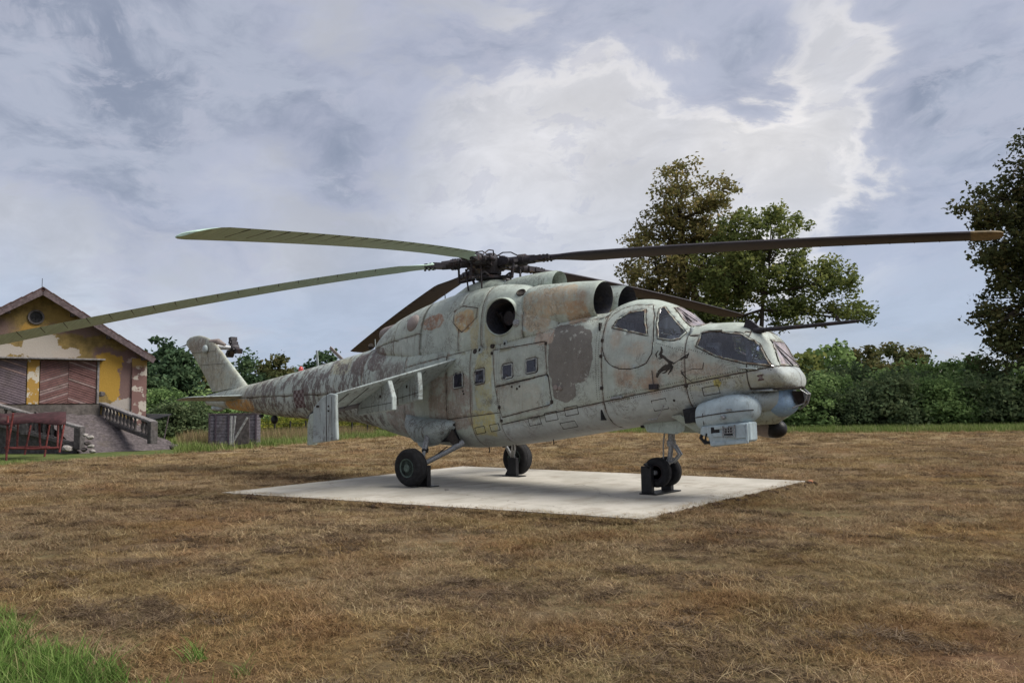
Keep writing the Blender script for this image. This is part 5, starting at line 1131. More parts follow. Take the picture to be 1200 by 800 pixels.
material('wood_red', simple((.155, .082, .075), .9, sc=3, var=.2)); material('wood_purple', simple((.135, .105, .12), .9, sc=3, var=.2)); material('wood_pale', simple((.235, .165, .155), .9, sc=4, var=.2)); material('wood_dark', simple((.10, .082, .085), .9, sc=8)); material('roof_board', simple((.105, .08, .085), .9, sc=8))
material('roof_tile', simple((.075, .04, .036), .9, sc=8)); material('old_concrete', simple((.088, .080, .080), .95, sc=7, bumpd=.03)); material('coping', simple((.19, .18, .18), .95, sc=9, bumpd=.02)); material('rust_red', simple((.165, .042, .040), .7, sc=12)); material('sheet_maroon', simple((.045, .016, .018), .8, sc=6)); material('ramp_earth', simple((.10, .085, .088), .97, sc=8, bumpd=.06)); material('pole_grey', simple((.26, .27, .27), .8, sc=10)); material('crate_slat', simple((.115, .105, .125), .9, sc=8)); material('crate_band', simple((.06, .045, .06), .9)); material('post_black', simple((.02, .02, .02), .9))
material('foundation', simple((.10, .088, .08), .95, sc=5))
bld = empty('old_building', bc_, ang); tag(bld, 'derelict yellow gabled building with round window and boarded-up diagonal plank doors', 'building')
def bpart(mb, name, mat, parent=bld, **k):
    return mb.build(name, mat, parent, **k)
HW, EZ, AZP = 4.26, 3.93, 6.62; LEN = 11.0
mb = MB(); mb.add([(-HW, 0, -.1), (HW, 0, -.1), (HW, 0, EZ), (0, 0, AZP), (-HW, 0, EZ), (-HW, LEN, -.1), (HW, LEN, -.1), (HW, LEN, EZ), (0, LEN, AZP), (-HW, LEN, EZ)], [(0, 1, 2, 3, 4), (5, 9, 8, 7, 6), (1, 6, 7, 2), (0, 4, 9, 5), (2, 7, 8, 3), (4, 3, 8, 9)]); wl = bpart(mb, 'wall', 'plaster')
bpart(MB().box((3.98, -.05, 2.0), (.62, .12, 3.88)), 'corner_pilaster', 'plaster_corner', bevel=.01); bpart(MB().box((-.19, -.05, 2.85), (.44, .10, 1.88)), 'door_pilaster', 'plaster_flaking', bevel=.01)
bpart(MB().box((-.9, -.06, .95), (6.6, .10, 1.86)), 'plinth', 'foundation')
bpart(MB().box((-.6, -.22, 3.835), (6.2, .46, .07)), 'lintel_shelf', 'coping', bevel=.01)
sl_ = (AZP-EZ)/HW; al = math.atan(sl_)
for sx_ in (-1, 1):
    ex_ = sx_*(HW+.22); ez_ = AZP+.14-(HW+.22)*sl_
    mb = MB(); mb.add([(0, -.62, AZP+.14), (ex_, -.62, ez_), (ex_, LEN+.4, ez_), (0, LEN+.4, AZP+.14), (0, -.62, AZP+.04), (ex_, -.62, ez_-.10), (ex_, LEN+.4, ez_-.10), (0, LEN+.4, AZP+.04)], [(0, 1, 2, 3), (4, 7, 6, 5), (0, 4, 5, 1), (1, 5, 6, 2), (3, 2, 6, 7)]); rf = bpart(mb, 'roof', 'roof_tile')
    for k in range(12):
        t0, t1 = k/12, (k+1)/12; mb = MB(); mb.box(((t0+t1)/2*ex_, -.45, AZP+.185+(ez_-AZP-.14)*(t0+t1)/2), ((HW+.22)/12/math.cos(al)*1.05, .42, .05), Matrix.Rotation(sx_*al+.05*sx_, 3, 'Y')); mb.build('verge_tile', 'roof_tile', rf)
    mb = MB(); mb.bar((sx_*.02, -.63, AZP+.0), (ex_, -.63, ez_-.12), .05, .24); bpart(mb, 'bargeboard', 'roof_board')
    mb = MB(); mb.bar((sx_*.02, -.50, AZP-.05), (ex_*.99, -.50, ez_-.17), .14, .10); bpart(mb, 'bargeboard', 'wood_dark')
    for k in range(3): bpart(MB().box((sx_*(1.2+1.45*k), -.27, AZP-.10-(1.2+1.45*k)*sl_), (.14, .55, .16)), 'purlin_end', 'wood_dark')
mb = MB(); mb.lathe([(.24, -.02), (.24, .06), (.31, .07), (.32, -.02)], (-.15, -.001, 5.60), (0, -1, 0), 32, cap=False); ocu = bpart(mb, 'round_window', 'old_concrete', smooth=40)
MB().lathe([(.26, 0), (.001, .0)], (-.15, -.015, 5.60), (0, -1, 0), 24, cap=False).build('dark_pane', 'dark_inside', ocu); MB().lathe([(.27, 0), (.001, .0)], (-.15, -.006, 5.60), (0, -1, 0), 24, cap=False).build('shadowed_recess', 'dark_inside', ocu)
mb = MB(); mb.box((-.15, -.03, 5.60), (.03, .02, .5)); mb.box((-.15, -.03, 5.60), (.5, .02, .03)); mb.build('glazing_bar', 'dark_inside', ocu)
bpart(MB().tube([(0.0, -.3, AZP+.1), (0, -.3, AZP+.62)], .012, 5), 'lightning_rod', 'post_black')
def clip_z(poly, z0, z1):
    for zc, sg in ((z0, 1), (z1, -1)):
        out = []
        for i in range(len(poly)):
            a, b = poly[i], poly[(i+1) % len(poly)]; da, db = (a[1]-zc)*sg, (b[1]-zc)*sg
            if da >= 0: out.append(a)
            if da*db < 0: t = da/(da-db); out.append((a[0]+(b[0]-a[0])*t, a[1]+(b[1]-a[1])*t))
        poly = out
        if len(poly) < 3: return []
    return poly
rr = random.Random(5)
for xa, xb, dr, mt_ in ((.07, 1.13, 1, 'wood_red'), (1.14, 2.22, -1, 'wood_red'), (-1.50, -.44, -1, 'wood_purple'), (-2.62, -1.52, 1, 'wood_purple')):
    dm = MB(); dm.box(((xa+xb)/2, -.03, 2.84), (xb-xa, .04, 1.86)); dr_ = dm.build('boarded_door', 'crate_band', bld); dr_['label'] = 'boarded door leaf of faded red diagonal planks' if mt_ == 'wood_red' else 'boarded door leaf of weathered purple-grey diagonal planks'
    bw = .105; sl2 = .36*dr; k = -8
    while True:
        zb0 = 1.92+k*bw-(.36*(xb-xa) if dr > 0 else 0); k += 1
        if zb0 > 3.9+.4: break
        A = [(xa, zb0+0), (xb, zb0+sl2*(xb-xa)), (xb, zb0+sl2*(xb-xa)+bw*.80), (xa, zb0+bw*.80)] if True else None
        if dr < 0: A = [(xa, zb0+.0+.4), (xb, zb0+.4+sl2*(xb-xa)), (xb, zb0+.4+sl2*(xb-xa)+bw*.80), (xa, zb0+.4+bw*.80)]
        A = clip_z(A, 1.93, 3.78)
        if not A: continue
        dd = .05+rr.uniform(0, .03); m1 = MB(); m1.prism([(x_, -dd, z_) for x_, z_ in A], (0, .025, 0)); m1.build('plank', rr.choice((mt_, mt_, mt_, 'wood_pale', mt_, mt_)), dr_)
bpart(MB().box((2.29, -.07, 2.85), (.09, .12, 1.9)), 'door_post', 'coping', bevel=.01)
# ramp and its two balustrades
def Z(px, d): return (px-600)/951.56*d
mb = MB(); nu, nv = 14, 10; rows = []
TL, TR, BL, BR = (Z(30, 34.8), 34.8, 1.78), (Z(124, 36.2), 36.2, 1.35), (Z(96, 32.0), 32.0, -.10), (Z(216, 35.2), 35.2, -.10)
for i in range(nu+1):
    r = []
    for j in range(nv+1):
        u, v = i/nu, j/nv; v2 = v
        a = [TL[k]*(1-v)+BL[k]*v for k in range(3)]; b = [TR[k]*(1-v)+BR[k]*v for k in range(3)]; p = [a[k]*(1-u)+b[k]*u for k in range(3)]
        p[2] += .10*math.sin(v*PI)+.05*rr.uniform(-1, 1)*(0 < v < 1)+(.12*(1-v))
        r.append(W(*p))
    rows.append(r)
mb.rings(rows, False, False, False); o = mb.build('earth_ramp', 'ramp_earth', None, smooth=80); o['kind'] = 'structure'
# body of the ramp underneath
mb = MB(); mb.prism([W(Z(-60, 33.8), 33.8, -.1), W(Z(92, 32.4), 32.4, -.1), W(Z(124, 36.1), 36.1, -.1), W(Z(0, 36.4), 36.4, -.1)], (0, 0, .5)); o = mb.build('ramp_foundation', 'old_concrete', None); o['kind'] = 'structure'
def balustrade(label, A, B, za, zb, n, endpost, tallstart=False, hgt=.72):
    """A, B (s, d) ends; za, zb the coping's top height at each"""
    t = empty('stone_balustrade', W(A[0], A[1], zb)); inv = -t.location; tag(t, label, 'balustrade', 'crumbling balustrades of the ramp')
    def Q(u, z): p = W(A[0]+(B[0]-A[0])*u, A[1]+(B[1]-A[1])*u, z); return p+inv
    top = lambda u: za+(zb-za)*u
    for i in range(3): m = MB(); m.bar(Q(i/3+.004, top(i/3)-.05), Q((i+1)/3-.004, top((i+1)/3)-.05-.02*(i % 2)), .30, .11); m.build('coping_stone', 'coping', t, bevel=.02)
    m = MB(); m.bar(Q(0, top(0)-hgt), Q(1, top(1)-hgt), .24, .16); m.build('base_rail', 'old_concrete', t, bevel=.02)
    for i in range(n):
        u = (i+.7)/(n+.4)
        if rr.random() < .12: continue
        zt, zb_ = top(u)-.11, top(u)-hgt+.08; h = zt-zb_; c = Q(u, zb_); m = MB(); m.lathe([(.075, 0), (.07, h*.08), (.045, h*.16), (.085, h*.38), (.07, h*.55), (.04, h*.80), (.07, h*.90), (.075, h)], c, (0, 0, 1), 8); m.build('baluster', 'old_concrete', t, smooth=50)
    d3 = (Q(1, 0)-Q(0, 0)).normalized(); RM = Matrix((d3, Vector((0, 0, 1)).cross(d3), Vector((0, 0, 1)))).transposed()
    for u in endpost: m = MB(); m.box(Q(u, top(u)-.48), (.30, .30, .90), RM); m.build('end_post', 'old_concrete', t, bevel=.02)
    if tallstart: m = MB(); m.box(Q(-.03, top(0)-.15), (.26, .3, 1.25), RM); m.box(Q(.0, top(0)+.36), (.22, .26, .24), RM); m.build('tall_post', 'old_concrete', t, bevel=.04)
    return t
balustrade('weathered balustrade on the right of the ramp, ending in front of the yellow patch', (Z(119, 36), 36), (Z(180, 33), 33), 1.98, 1.15, 14, (.99,), True)
balustrade('dark crumbling balustrade on the left of the ramp behind the red frame', (Z(-70, 33.2), 33.2), (Z(97, 32), 32), 2.60, .98, 18, (.3, .62, .985), False, .8)
MB().prism([W(Z(-70, 33.4), 33.4, -.1), W(Z(92, 32.2), 32.2, -.1), W(Z(92, 32.2), 32.2, .3), W(Z(-70, 33.4), 33.4, 1.85)], FH*.25).build('retaining_wall', 'old_concrete', None); bpy.data.objects['retaining_wall']['kind'] = 'structure'
for i, (px, y_, sz, mt_, lab) in enumerate(((101, 509, .12, 'stone_pale', 'topmost pale stone of the rubble heap at the end of the left balustrade'), (107, 512, .15, 'stone_pale', 'wide pale stone second from the top of the rubble heap by the ramp'), (104, 519, .16, 'stone_dark', 'dark stone in the middle of the rubble heap by the ramp'), (108, 522, .14, 'stone_pale', 'pale stone low on the right of the rubble heap by the ramp'), (100, 526, .15, 'stone_dark', 'dark stone at the bottom left of the rubble heap by the ramp'), (110, 528, .14, 'stone_pale', 'pale stone lying in the grass at the foot of the rubble heap'), (205, 523, .22, 'stone_dark', 'dark boulder at the far right tip of the earth ramp'), (80, 525, .24, 'stone_pale', 'tilted cream slab leaning beside the red metal frame'))):
    d_ = 31.6 if px < 150 else 34.6; z_ = 1.405-(y_-(479-(px-600)*.0151))*d_/951.56
    p = W(Z(px, d_), d_, max(z_, GZ+.03)); stone('rubble_stone', p, (sz, sz*.8, sz*.55), mt_, lab, 'stone', 'loose stones around the ramp' if px < 150 and px > 85 else None, i)
# red frame with a sagging sheet
fr = empty('red_frame_shelter', W(Z(40, 28), 28, 0)); tag(fr, 'low rusty red metal frame with a sagging dark red sheet in front of the ramp', 'shelter'); o0 = -fr.location
def FP(px, d, y): hy = 479-(px-600)*.0151; return W(Z(px, d), d, 1.405-(y-hy)*d/951.56)+o0
for a, b in (((10, 27.6, 487), (10, 27.6, 541)), ((16, 27.4, 484), (10.5, 27.6, 530)), ((22, 29.6, 495), (22, 29.6, 524)), ((37, 29.8, 498), (31, 29.6, 532)), ((47, 28.2, 496), (49, 28.0, 524)), ((59, 29.8, 496), (54, 29.8, 536)), ((69, 27.9, 494), (69, 27.9, 525)), ((77, 28.0, 490), (71.5, 27.9, 529))):
    MB().tube([FP(*a), FP(*b)], .036, 8).build('leg', 'rust_red', fr, smooth=50)
MB().tube([FP(8, 27.6, 524), FP(40, 27.8, 525), FP(71, 27.9, 524)], .042, 8).build('cross_rail', 'rust_red', fr, smooth=50); MB().tube([FP(22, 29.6, 523), FP(60, 29.8, 523)], .03, 8).build('cross_rail', 'rust_red', fr, smooth=50)
mb = MB(); rows = []
for i in range(9):
    u = i/8; px = -4+(82)*u; y0 = 484.5+2.5*math.sin(u*5)*.6-(1.5 if .15 < u < .5 else 0); y1 = 496+1.5*math.sin(u*9); rows.append([FP(px, 29.6, y0-1), FP(px, 28.4, y0-.5), FP(px, 27.7, (y0+y1)/2), FP(px, 27.5, y1)])
mb.rings(rows, False, False, False); ob = mb.build('sagging_sheet', 'sheet_maroon', fr, smooth=60); sm = ob.modifiers.new('thickness', 'SOLIDIFY'); sm.thickness = .02
# dark awning on one leg, right of the building
aw = empty('dark_awning', W(Z(186, 36), 36, 0)); tag(aw, 'small dark sheet awning on a leaning pole beside the building corner', 'awning'); o0 = -aw.location
mb = MB(); mb.add([FP(170, 37.5, 484.5), FP(201, 37, 484.8), FP(198, 35.5, 486.5), FP(178, 35.5, 491.5), FP(170, 37.5, 485.6), FP(201, 37, 485.8), FP(198, 35.5, 487.5), FP(178, 35.5, 492.5)], [(0, 1, 2, 3), (4, 7, 6, 5), (0, 4, 5, 1), (1, 5, 6, 2), (2, 6, 7, 3), (3, 7, 4, 0)]); mb.build('sheet', 'dark_inside', aw)
MB().tube([FP(198, 35.5, 487), FP(192, 35.5, 518)], .03, 6).build('pole', 'wood_dark', aw)
# plank crate behind the tail
def face_rot(ang_): return Matrix.Rotation(ang_, 3, 'Z')
cr = empty('slatted_crate', W(Z(273, 35.4), 35.4, GZ), math.atan2(RT0.y, RT0.x)+.12); tag(cr, 'purple-grey slatted wooden crate standing behind the tail boom', 'crate')
MB().box((0, .42, .72), (1.90, .80, 1.40)).build('inner_box', 'crate_band', cr)
for k in range(10): MB().box((0, -.01-.006*(k % 2), .09+.142*k), (2.02, .035, .125)).build('slat', 'crate_slat', cr)
for k in range(10): MB().box((1.0, .42, .09+.142*k), (.035, .80, .125)).build('slat', 'crate_slat', cr)
for x_ in (-.98, -.72, -.18, .45, .97): MB().box((x_, -.045, .72), (.06, .035, 1.42)).build('batten', 'crate_band', cr)
MB().box((0, .4, 1.455), (2.1, .92, .05)).build('lid', 'wood_dark', cr)
ts = empty('metal_trestle', W(Z(281, 33.6), 33.6, GZ)); tag(ts, 'pale metal trestle with a grey board leaning in front of the slatted crate', 'trestle'); o0 = -ts.location
for a, b in (((271, 33.5, 487), (270.5, 33.5, 521)), ((275.5, 33.7, 487), (272, 33.7, 520)), ((290, 33.6, 489), (273, 33.6, 518))): m = MB(); m.bar(FP(*a), FP(*b), .07, .07); m.build('strut', 'pole_grey', ts)
mb = MB(); mb.prism([FP(277, 34.0, 486), FP(292, 34.0, 487), FP(292, 34.0, 519), FP(275, 34.0, 521)], FH*.04); mb.build('board', 'old_concrete', ts)
MB().box(FP(271, 33.5, 521), (.2, .2, .08)).build('foot', 'old_concrete', ts)
# wire fence behind the long grass
fe = empty('wire_fence', W(Z(360, 49), 49, GZ)); tag(fe, 'low wire fence on thin black posts beyond the long grass', 'fence'); o0 = -fe.location
for px in range(304, 470, 18): m = MB(); d_ = 47+(px-304)*.03; m.box(W(Z(px, d_), d_, .40)+o0, (.07, .07, 1.0)); m.build('post', 'post_black', fe)
for z_ in (.25, .5, .75): MB().tube([W(Z(300, 47), 47, z_)+o0, W(Z(470, 52), 52, z_)+o0], .010, 4).build('wire', 'post_black', fe)

# ================================================================== TREES AND BUSHES
def leaf_mat(stops, trans=.35):
    def fn(g):
        t = g_attr(g, 'tint'); r = g.rnd(); v = g.m('ADD', g.m('MULTIPLY', t, .85), g.m('MULTIPLY', g.m('SUBTRACT', r, .5), .3), 0, True) if False else g.m('ADD', g.m('MULTIPLY', t, .85), g.m('MULTIPLY', r, .15))
        x = g.n('ShaderNodeValToRGB'); g.put(x.inputs[0], v); e = x.color_ramp.elements
        while len(e) < len(stops): e.new(.5)
        for q, (p, c) in zip(e, stops): q.position = p; q.color = c+(1,)
        d = g.n('ShaderNodeBsdfDiffuse'); g.put(d.inputs[0], x.outputs[0]); tr = g.n('ShaderNodeBsdfTranslucent'); g.put(tr.inputs[0], x.outputs[0]); m = g.n('ShaderNodeMixShader'); m.inputs[0].default_value = trans
        g.nt.links.new(d.outputs[0], m.inputs[1]); g.nt.links.new(tr.outputs[0], m.inputs[2]); return m.outputs[0]
    return fn
material('leaf_brown', leaf_mat([(0, (.080, .062, .034)), (.35, (.19, .155, .07)), (.6, (.16, .165, .06)), (.85, (.29, .235, .10)), (1, (.38, .29, .13))], .45))
material('leaf_green', leaf_mat([(0, (.055, .070, .028)), (.4, (.13, .165, .058)), (.75, (.25, .27, .085)), (1, (.38, .35, .13))], .45))
material('leaf_dark', leaf_mat([(0, (.035, .040, .020)), (.5, (.09, .105, .045)), (.85, (.16, .14, .06)), (1, (.24, .17, .08))], .4))
material('leaf_blue', leaf_mat([(0, (.030, .052, .034)), (.5, (.070, .115, .062)), (1, (.13, .18, .09))], .35))
material('leaf_bush', leaf_mat([(0, (.060, .100, .040)), (.4, (.135, .21, .078)), (.8, (.22, .31, .12)), (1, (.33, .41, .18))]))
material('leaf_bush_dark', leaf_mat([(0, (.038, .058, .034)), (.5, (.092, .130, .066)), (1, (.17, .20, .10))]))
material('leaf_gold', leaf_mat([(0, (.07, .09, .02)), (.5, (.13, .15, .03)), (1, (.30, .26, .05))]))
material('bark', simple((.060, .048, .038), .95, sc=12, bumpd=.03))
def leaves(centers, rad, n_each, size, seed, mat, flat=.75, tint=None):
    r = np.random.default_rng(seed); C_ = np.repeat(np.asarray(centers, float), n_each, 0); R_ = np.repeat(np.asarray(rad, float), n_each); N_ = len(C_)
    v = r.normal(0, 1, (N_, 3)); v /= np.linalg.norm(v, axis=1)[:, None]; q = v*(R_*r.uniform(0, 1, N_)**.6)[:, None]; q[:, 2] *= flat; c = C_+q
    a = r.normal(0, 1, (N_, 3)); a[:, 2] *= .6; a /= np.linalg.norm(a, axis=1)[:, None]; b = np.cross(a, r.normal(0, 1, (N_, 3))); b /= np.linalg.norm(b, axis=1)[:, None]
    sz = (size*r.uniform(.55, 1.3, N_))[:, None]; a *= sz; b *= sz*.62
    V = np.stack([c-a, c-b*.9+a*.1, c+a, c+b+a*.1], 1).reshape(-1, 3); F = np.arange(4*N_).reshape(-1, 4)
    base = np.repeat(r.uniform(.15, .85, len(centers)), n_each); t = np.clip(base*.6+r.uniform(0, .5, N_), 0, 1)
    return V, F, t
def tree(name, label, pos_, lobes, nclump, nleaf, size, mat, seed, trunk_h, trunk_r, cr_=.75, group=None, cat='tree', bark='bark', hollow=.35, limbs=True, flat=.75, trunk_pts=None):
    """lobes: (x right, y away, z, rx, ry, rz) around the foot, in metres"""
    r = np.random.default_rng(seed); cs = []; rad = []; own = []
    wts = np.array([l[3]*l[4]*l[5] for l in lobes]); wts = wts/wts.sum()
    for i in range(nclump):
        li = r.choice(len(lobes), p=wts); l = lobes[li]; v = r.normal(0, 1, 3); v /= np.linalg.norm(v); q = r.uniform(hollow, 1)**.6
        cs.append((l[0]+v[0]*l[3]*q, l[1]+v[1]*l[4]*q, max(l[2]+v[2]*l[5]*q, .3))); rad.append(cr_*1.35*r.uniform(.6, 1.3)); own.append(li)
    V, F, t = leaves(cs, rad, nleaf, size, seed+1, mat, flat)
    rt = empty(name, pos_, math.atan2(RT0.y, RT0.x)); tag(rt, label, cat, group)
    link('crown', np_mesh('crown', V, F, mat, t), None, rt)
    if limbs:
        mb = MB(); tp = trunk_pts or [(0, 0, -.2), (.1, 0, trunk_h*.4), (-.05, .05, trunk_h)]
        mb.tube(tp, [trunk_r*1.25]+[trunk_r*(1-.55*i/(len(tp)-1)) for i in range(1, len(tp))], 10)
        for li, l in enumerate(lobes):
            mid = Vector((l[0], l[1], l[2]-l[5]*.25)); st = Vector(tp[-1]) if mid.z > tp[-1][2] else Vector(tp[-1])*.6+Vector(tp[-2])*.4
            j = Vector(((st.x+mid.x)/2+r.normal(0, .2), (st.y+mid.y)/2+r.normal(0, .2), st.z*.55+mid.z*.45)); mb.tube([st, j, mid], [trunk_r*.42, trunk_r*.32, trunk_r*.2], 7)
            idx = [i for i in range(nclump) if own[i] == li]; r.shuffle(idx)
            for i in idx[:max(5, int(len(idx)*.55))]:
                c = Vector(cs[i]); f = r.uniform(.15, .95); s_ = j.lerp(mid, f); k = s_.lerp(c, .5)+Vector((r.normal(0, .15), r.normal(0, .15), r.normal(.1, .15))); mb.tube([s_, k, c], [trunk_r*.12, trunk_r*.08, trunk_r*.035], 4, cap=False)
        mb.build('trunk', bark, rt, smooth=60)
    return rt
tree('plane_tree', 'tall plane tree with thin brown autumn leaves behind the rotor, left of the green tree', W(Z(803, 62), 62, GZ), [(0, 0, 17.2, 3.0, 2.8, 4.0), (-2.3, 0, 12.5, 3.0, 2.8, 3.0), (2.0, .5, 12.8, 3.2, 2.8, 2.8), (-3.0, 0, 8.2, 3.2, 2.6, 2.4), (0, 0, 9.5, 3.8, 3, 3.4), (2.5, 0, 7, 3, 2.6, 3), (3.4, .3, 17.8, 1.5, 1.5, 1.7), (-1.5, 0, 15.2, 2.6, 2, 1.8), (2.4, 0, 15.4, 2.6, 2.2, 2.2), (3.6, .2, 10.8, 2.2, 2.2, 2.6)], 520, 58, .15, 'leaf_brown', 101, 10.5, .34, .66, hollow=.2, trunk_pts=[(0, 0, -.2), (.1, 0, 5), (-.1, 0, 10), (.1, .1, 16)])
tree('spreading_tree', 'spreading green-leaved tree whose limbs reach right above the air data boom', W(Z(893, 58), 58, GZ), [(.9, 0, 13.6, 3.0, 2.6, 2.6), (-2.2, 0, 11.0, 3.0, 2.6, 2.6), (4.6, 0, 10.6, 3.2, 2.4, 1.7), (6.2, 0, 8.2, 2.3, 1.8, 1.0), (2.6, .5, 8.2, 2.6, 2.4, 1.4), (-3.2, 0, 7.6, 2.8, 2.4, 2.0), (.6, .3, 10.4, 2.6, 2.4, 1.8), (7.2, 0, 7.6, 1.2, 1.0, .6), (-1.5, 0, 5.0, 2.6, 2.4, 1.8), (-1.2, 0, 13.4, 1.9, 1.8, 1.9)], 460, 55, .145, 'leaf_green', 111, 8.5, .26, .58, hollow=.15, trunk_pts=[(0, 0, -.2), (.1, 0, 3.5), (0, 0, 6.5), (.3, 0, 9.5)])
tree('dark_tree', 'huge dark dense tree cut off by the right edge of the field view', W(Z(1266, 48), 48, GZ), [(1.2, 0, 16.5, 3.6, 3.4, 5.0), (-1.2, 0, 13.2, 3.8, 3.6, 3.4), (.6, 0, 9.5, 5.0, 4.4, 4.2), (-2.8, 0, 7.0, 2.9, 3, 2.8), (-3.6, 0, 11.5, 2.6, 2.4, 2.0), (-4.6, 0, 9.2, 1.8, 1.6, 2.0), (-5.0, 0, 6.2, 1.4, 1.3, 1.4), (-4.8, 0, 13.0, 1.9, 1.5, 1.2), (4.0, 0, 13.5, 4, 4, 5.5), (-2.6, 0, 4.6, 3.2, 3, 2.0), (4, 0, 6, 4, 4, 4)], 900, 88, .150, 'leaf_dark', 121, 12, .5, .72, hollow=.1)
for i, (px, d, h, w, mt_, lab, sd) in enumerate((
    (186, 74, 8.6, 3.0, 'leaf_blue', 'tall dark evergreen rising just right of the building roof', 1), (212, 70, 7.3, 2.4, 'leaf_blue', 'dark evergreen standing between the roof and the tail fin', 2), (238, 80, 6.6, 3.0, 'leaf_dark', 'dark tree directly behind the tail fin', 3), (288, 84, 7.6, 2.8, 'leaf_blue', 'rounded dark tree just right of the tail rotor hub', 4),
    (322, 86, 8.1, 2.9, 'leaf_dark', 'rounded dark tree above the middle of the tail boom', 5), (356, 90, 6.9, 3.0, 'leaf_blue', 'lower dark tree left of the pointed tree above the boom', 6), (381, 88, 8.6, 2.4, 'leaf_blue', 'pointed dark tree behind the blade antenna on the boom', 7), (420, 90, 7.3, 3.2, 'leaf_dark', 'dark tree behind the root of the tail boom', 8),
    (163, 66, 6.0, 3.0, 'leaf_blue', 'dark low evergreen touching the right wall of the building', 9))):
    u = .6; tree('background_tree', lab, W(Z(px, d), d, GZ), [(0, 0, h*.36, w, w*.9, h*.34), (0, 0, h*.66, w*.72, w*.7, h*.25), (w*.15, 0, h*.86, w*.38, w*.38, h*.13)], 90, 60, .24, mt_, 200+sd*3, h*.6, .2, .75, 'dark trees beyond the fence', hollow=.3)
for i, (px, d, h, w, mt_, lab, sd) in enumerate(((968, 62, 6.6, 2.9, 'leaf_bush', 'tall bushy tree with light green leaves right behind the end of the air data boom', 1), (1015, 70, 6.6, 2.6, 'leaf_dark', 'round olive tree behind the hedge, left of the gappy dark tree', 2), (1044, 85, 7.9, 2.8, 'leaf_dark', 'gappy dark tree on the skyline, left of two', 3), (1070, 88, 7.9, 2.6, 'leaf_dark', 'gappy dark tree on the skyline, right of two', 4), (1120, 92, 6.2, 4.5, 'leaf_blue', 'low far-off trees on the skyline left of the huge dark tree', 5), (935, 56, 5.2, 2.6, 'leaf_green', 'dense green tree directly behind the helicopter nose', 6), (700, 90, 6.5, 4, 'leaf_dark', 'low dark tree mostly hidden behind the intakes', 7), (590, 92, 5.8, 4, 'leaf_dark', 'low dark tree mostly hidden behind the cabin', 8))):
    tree('background_tree', lab, W(Z(px, d), d, GZ), [(0, 0, h*.40, w, w*.9, h*.34), (0, 0, h*.70, w*.75, w*.7, h*.26)], 80, 60, .24, mt_, 300+sd*3, h*.6, .2, .75, 'trees on the right skyline', hollow=.3)
# shrubs of the hedge: four kinds, each copied and turned
kinds = []
for j, (mt_, hh, ww) in enumerate((('leaf_bush', 3.6, 2.6), ('leaf_bush_dark', 3.2, 2.6), ('leaf_bush', 3.9, 2.3), ('leaf_bush', 2.6, 2.2))):
    kinds.append(tree('hedge_shrub', 'x', (0, 0, 0), [(0, 0, hh*.32, ww, ww*.85, hh*.34), (.2, 0, hh*.66, ww*.72, ww*.65, hh*.32), (-ww*.4, 0, hh*.5, ww*.5, ww*.5, hh*.3)], 110, 70, .13, mt_, 400+j*5, hh*.5, .10, .55, 'shrubs of the hedge behind the field', 'shrub', hollow=.4))
used = set()
HEDGE = [(925, 50, 1.0, 1), (948, 47.5, .95, 0), (972, 49, 1.0, 2), (992, 47, .75, 1), (1012, 50, 1.0, 0), (1036, 47.5, .95, 1), (1058, 49.5, 1.05, 1), (1082, 47.5, .9, 2), (1104, 50, 1.0, 0), (1126, 47.5, 1.0, 3), (1146, 49, 1.02, 0), (1168, 46.5, .95, 1), (1190, 47.5, 1.02, 1), (1215, 46, 1.05, 0), (905, 51, .8, 2), (1048, 53, 1.25, 0), (1118, 53, 1.2, 2), (1160, 52, 1.2, 1), (985, 53, 1.2, 1), (880, 53, .8, 1)]
HL = ['just right of the nose', 'behind the black radome side of the nose', 'beneath the tall light green tree', 'low in the hedge left of the dark clump', 'under the round olive tree', 'at the left of the dark clump', 'in the middle of the dark clump', 'just left of the white roof', 'right below the white roof', 'of pale green leaves right of the white roof', 'tall and light in front of the dark tree', 'dark and bare-footed in front of the huge tree', 'under the lowest branches of the huge tree', 'at the very right of the hedge', 'hidden mostly by the nose', 'of the back row under the gappy trees', 'of the back row beside the white roof', 'of the back row under the huge tree', 'of the back row behind the boom tip', 'peeping out beneath the sensor pod']
HK = ['bushy mid-green shrub', 'dark brownish shrub', 'tall fine-leaved green shrub', 'small pale green shrub']
for (px, d, sc_, kd), hl in zip(HEDGE, HL):
    t = kinds[kd] if kd not in used else copy_tree(kinds[kd]); used.add(kd); t.location = W(Z(px, d), d, GZ-.1); t.rotation_euler = (0, 0, rr.uniform(0, 6)); t.scale = (sc_, sc_, sc_*rr.uniform(.92, 1.08)); t['label'] = HK[kd]+' '+hl
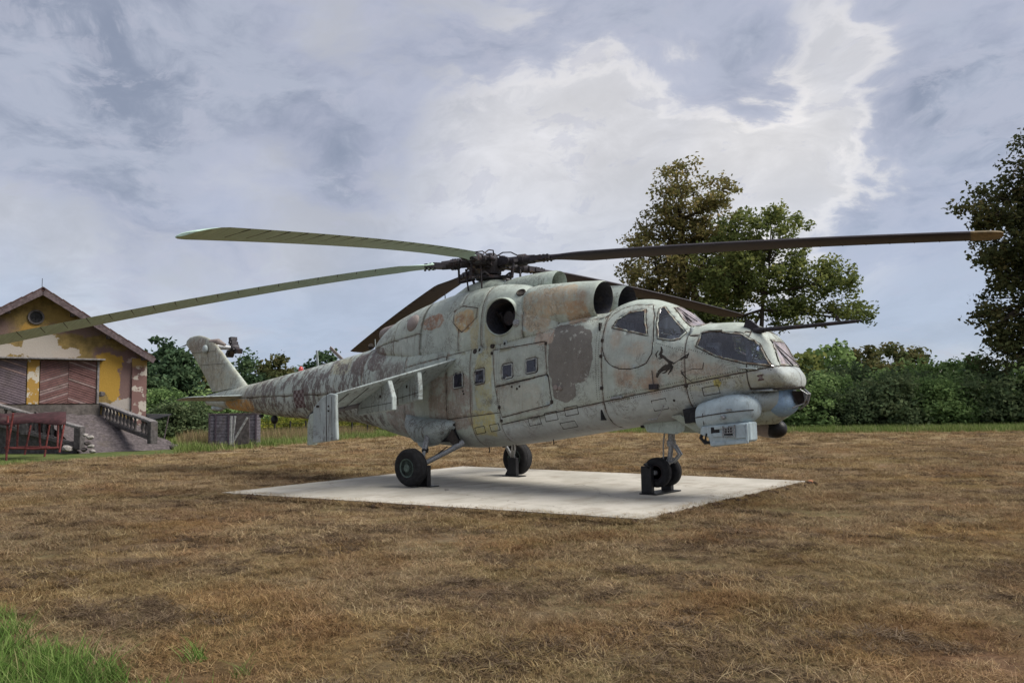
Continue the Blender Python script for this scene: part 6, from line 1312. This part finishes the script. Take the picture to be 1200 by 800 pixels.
LL = [(168, 52, .62, 1, 'dark shrub at the corner of the building under the awning'), (185, 54, .9, 2, 'tall green shrub just right of the dark awning'), (212, 50, .75, 1, 'dark shrub left of the slatted crate'), (232, 53, .85, 0, 'green shrub directly behind the slatted crate'), (318, 60, .60, 3, 'low pale shrub under the tail boom behind the first fence posts'), (345, 59, .55, 0, 'low green shrub under the checkered emblem behind the fence'), (400, 60, .60, 3, 'low pale shrub left of the wing end plate behind the fence'), (440, 62, .60, 1, 'low dark shrub below the wing behind the fence'), (480, 64, .6, 0, 'low shrub seen between the wheel and the belly'), (560, 64, .6, 1, 'low shrub behind the cabin belly'), (650, 62, .5, 0, 'low shrub behind the nose leg'), (740, 60, .5, 3, 'low pale shrub behind the nose leg, right of it'), (820, 58, .7, 0, 'green shrub behind the sight pod')]
for (px, d, sc_, kd, lab) in LL:
    t = copy_tree(kinds[kd]); t.location = W(Z(px, d), d, GZ-.1); t.rotation_euler = (0, 0, rr.uniform(0, 6)); t.scale = (sc_*1.2, sc_*1.2, sc_); t['label'] = lab; t['group'] = 'shrubs behind the wire fence'
# goldenrod bank behind the fence and a far wood closing the horizon
r = np.random.default_rng(61); n = 700; u = r.uniform(-.34, .05, n); d = r.uniform(53, 60, n); cs = np.stack([u*d, d, r.uniform(.1, 1.0, n)], 1)
x, y = W_np(cs[:, 0], cs[:, 1]); V, F, t = leaves(np.stack([x, y, cs[:, 2]], 1), np.full(n, .5), 24, .10, 62, 'leaf_gold'); o = link('goldenrod_undergrowth', np_mesh('goldenrod', V, F, 'leaf_gold', t)); o['kind'] = 'stuff'
r = np.random.default_rng(71); n = 900; u = r.uniform(-1.1, 1.1, n); d = r.uniform(105, 125, n); hh = 3.6+1.6*fbm(u*9, d*0, 1, 3, 5); z = r.uniform(0, 1, n)**.8*hh
x, y = W_np(u*d, d); V, F, t = leaves(np.stack([x, y, z], 1), np.full(n, 2.2), 34, .42, 72, 'leaf_blue'); o = link('far_wood', np_mesh('far_wood', V, F, 'leaf_blue', t)); o['kind'] = 'stuff'
# small white roofed shed glimpsed over the hedge
sh = empty('white_roofed_shed', W(Z(1101, 66), 66, GZ), math.atan2(RT0.y, RT0.x)); tag(sh, 'distant shed whose white roof shows through the top of the hedge', 'shed')
MB().box((0, 1, 1.9), (2.6, 2, 3.8)).build('wall', 'old_concrete', sh); mb = MB(); mb.prism([(-1.4, -.2, 3.8), (-1.4, 1.0, 4.25), (-1.4, 2.2, 3.8)], (2.8, 0, 0)); mb.build('roof', 'white_roof' if 'white_roof' in MATS else 'stone_pale', sh)
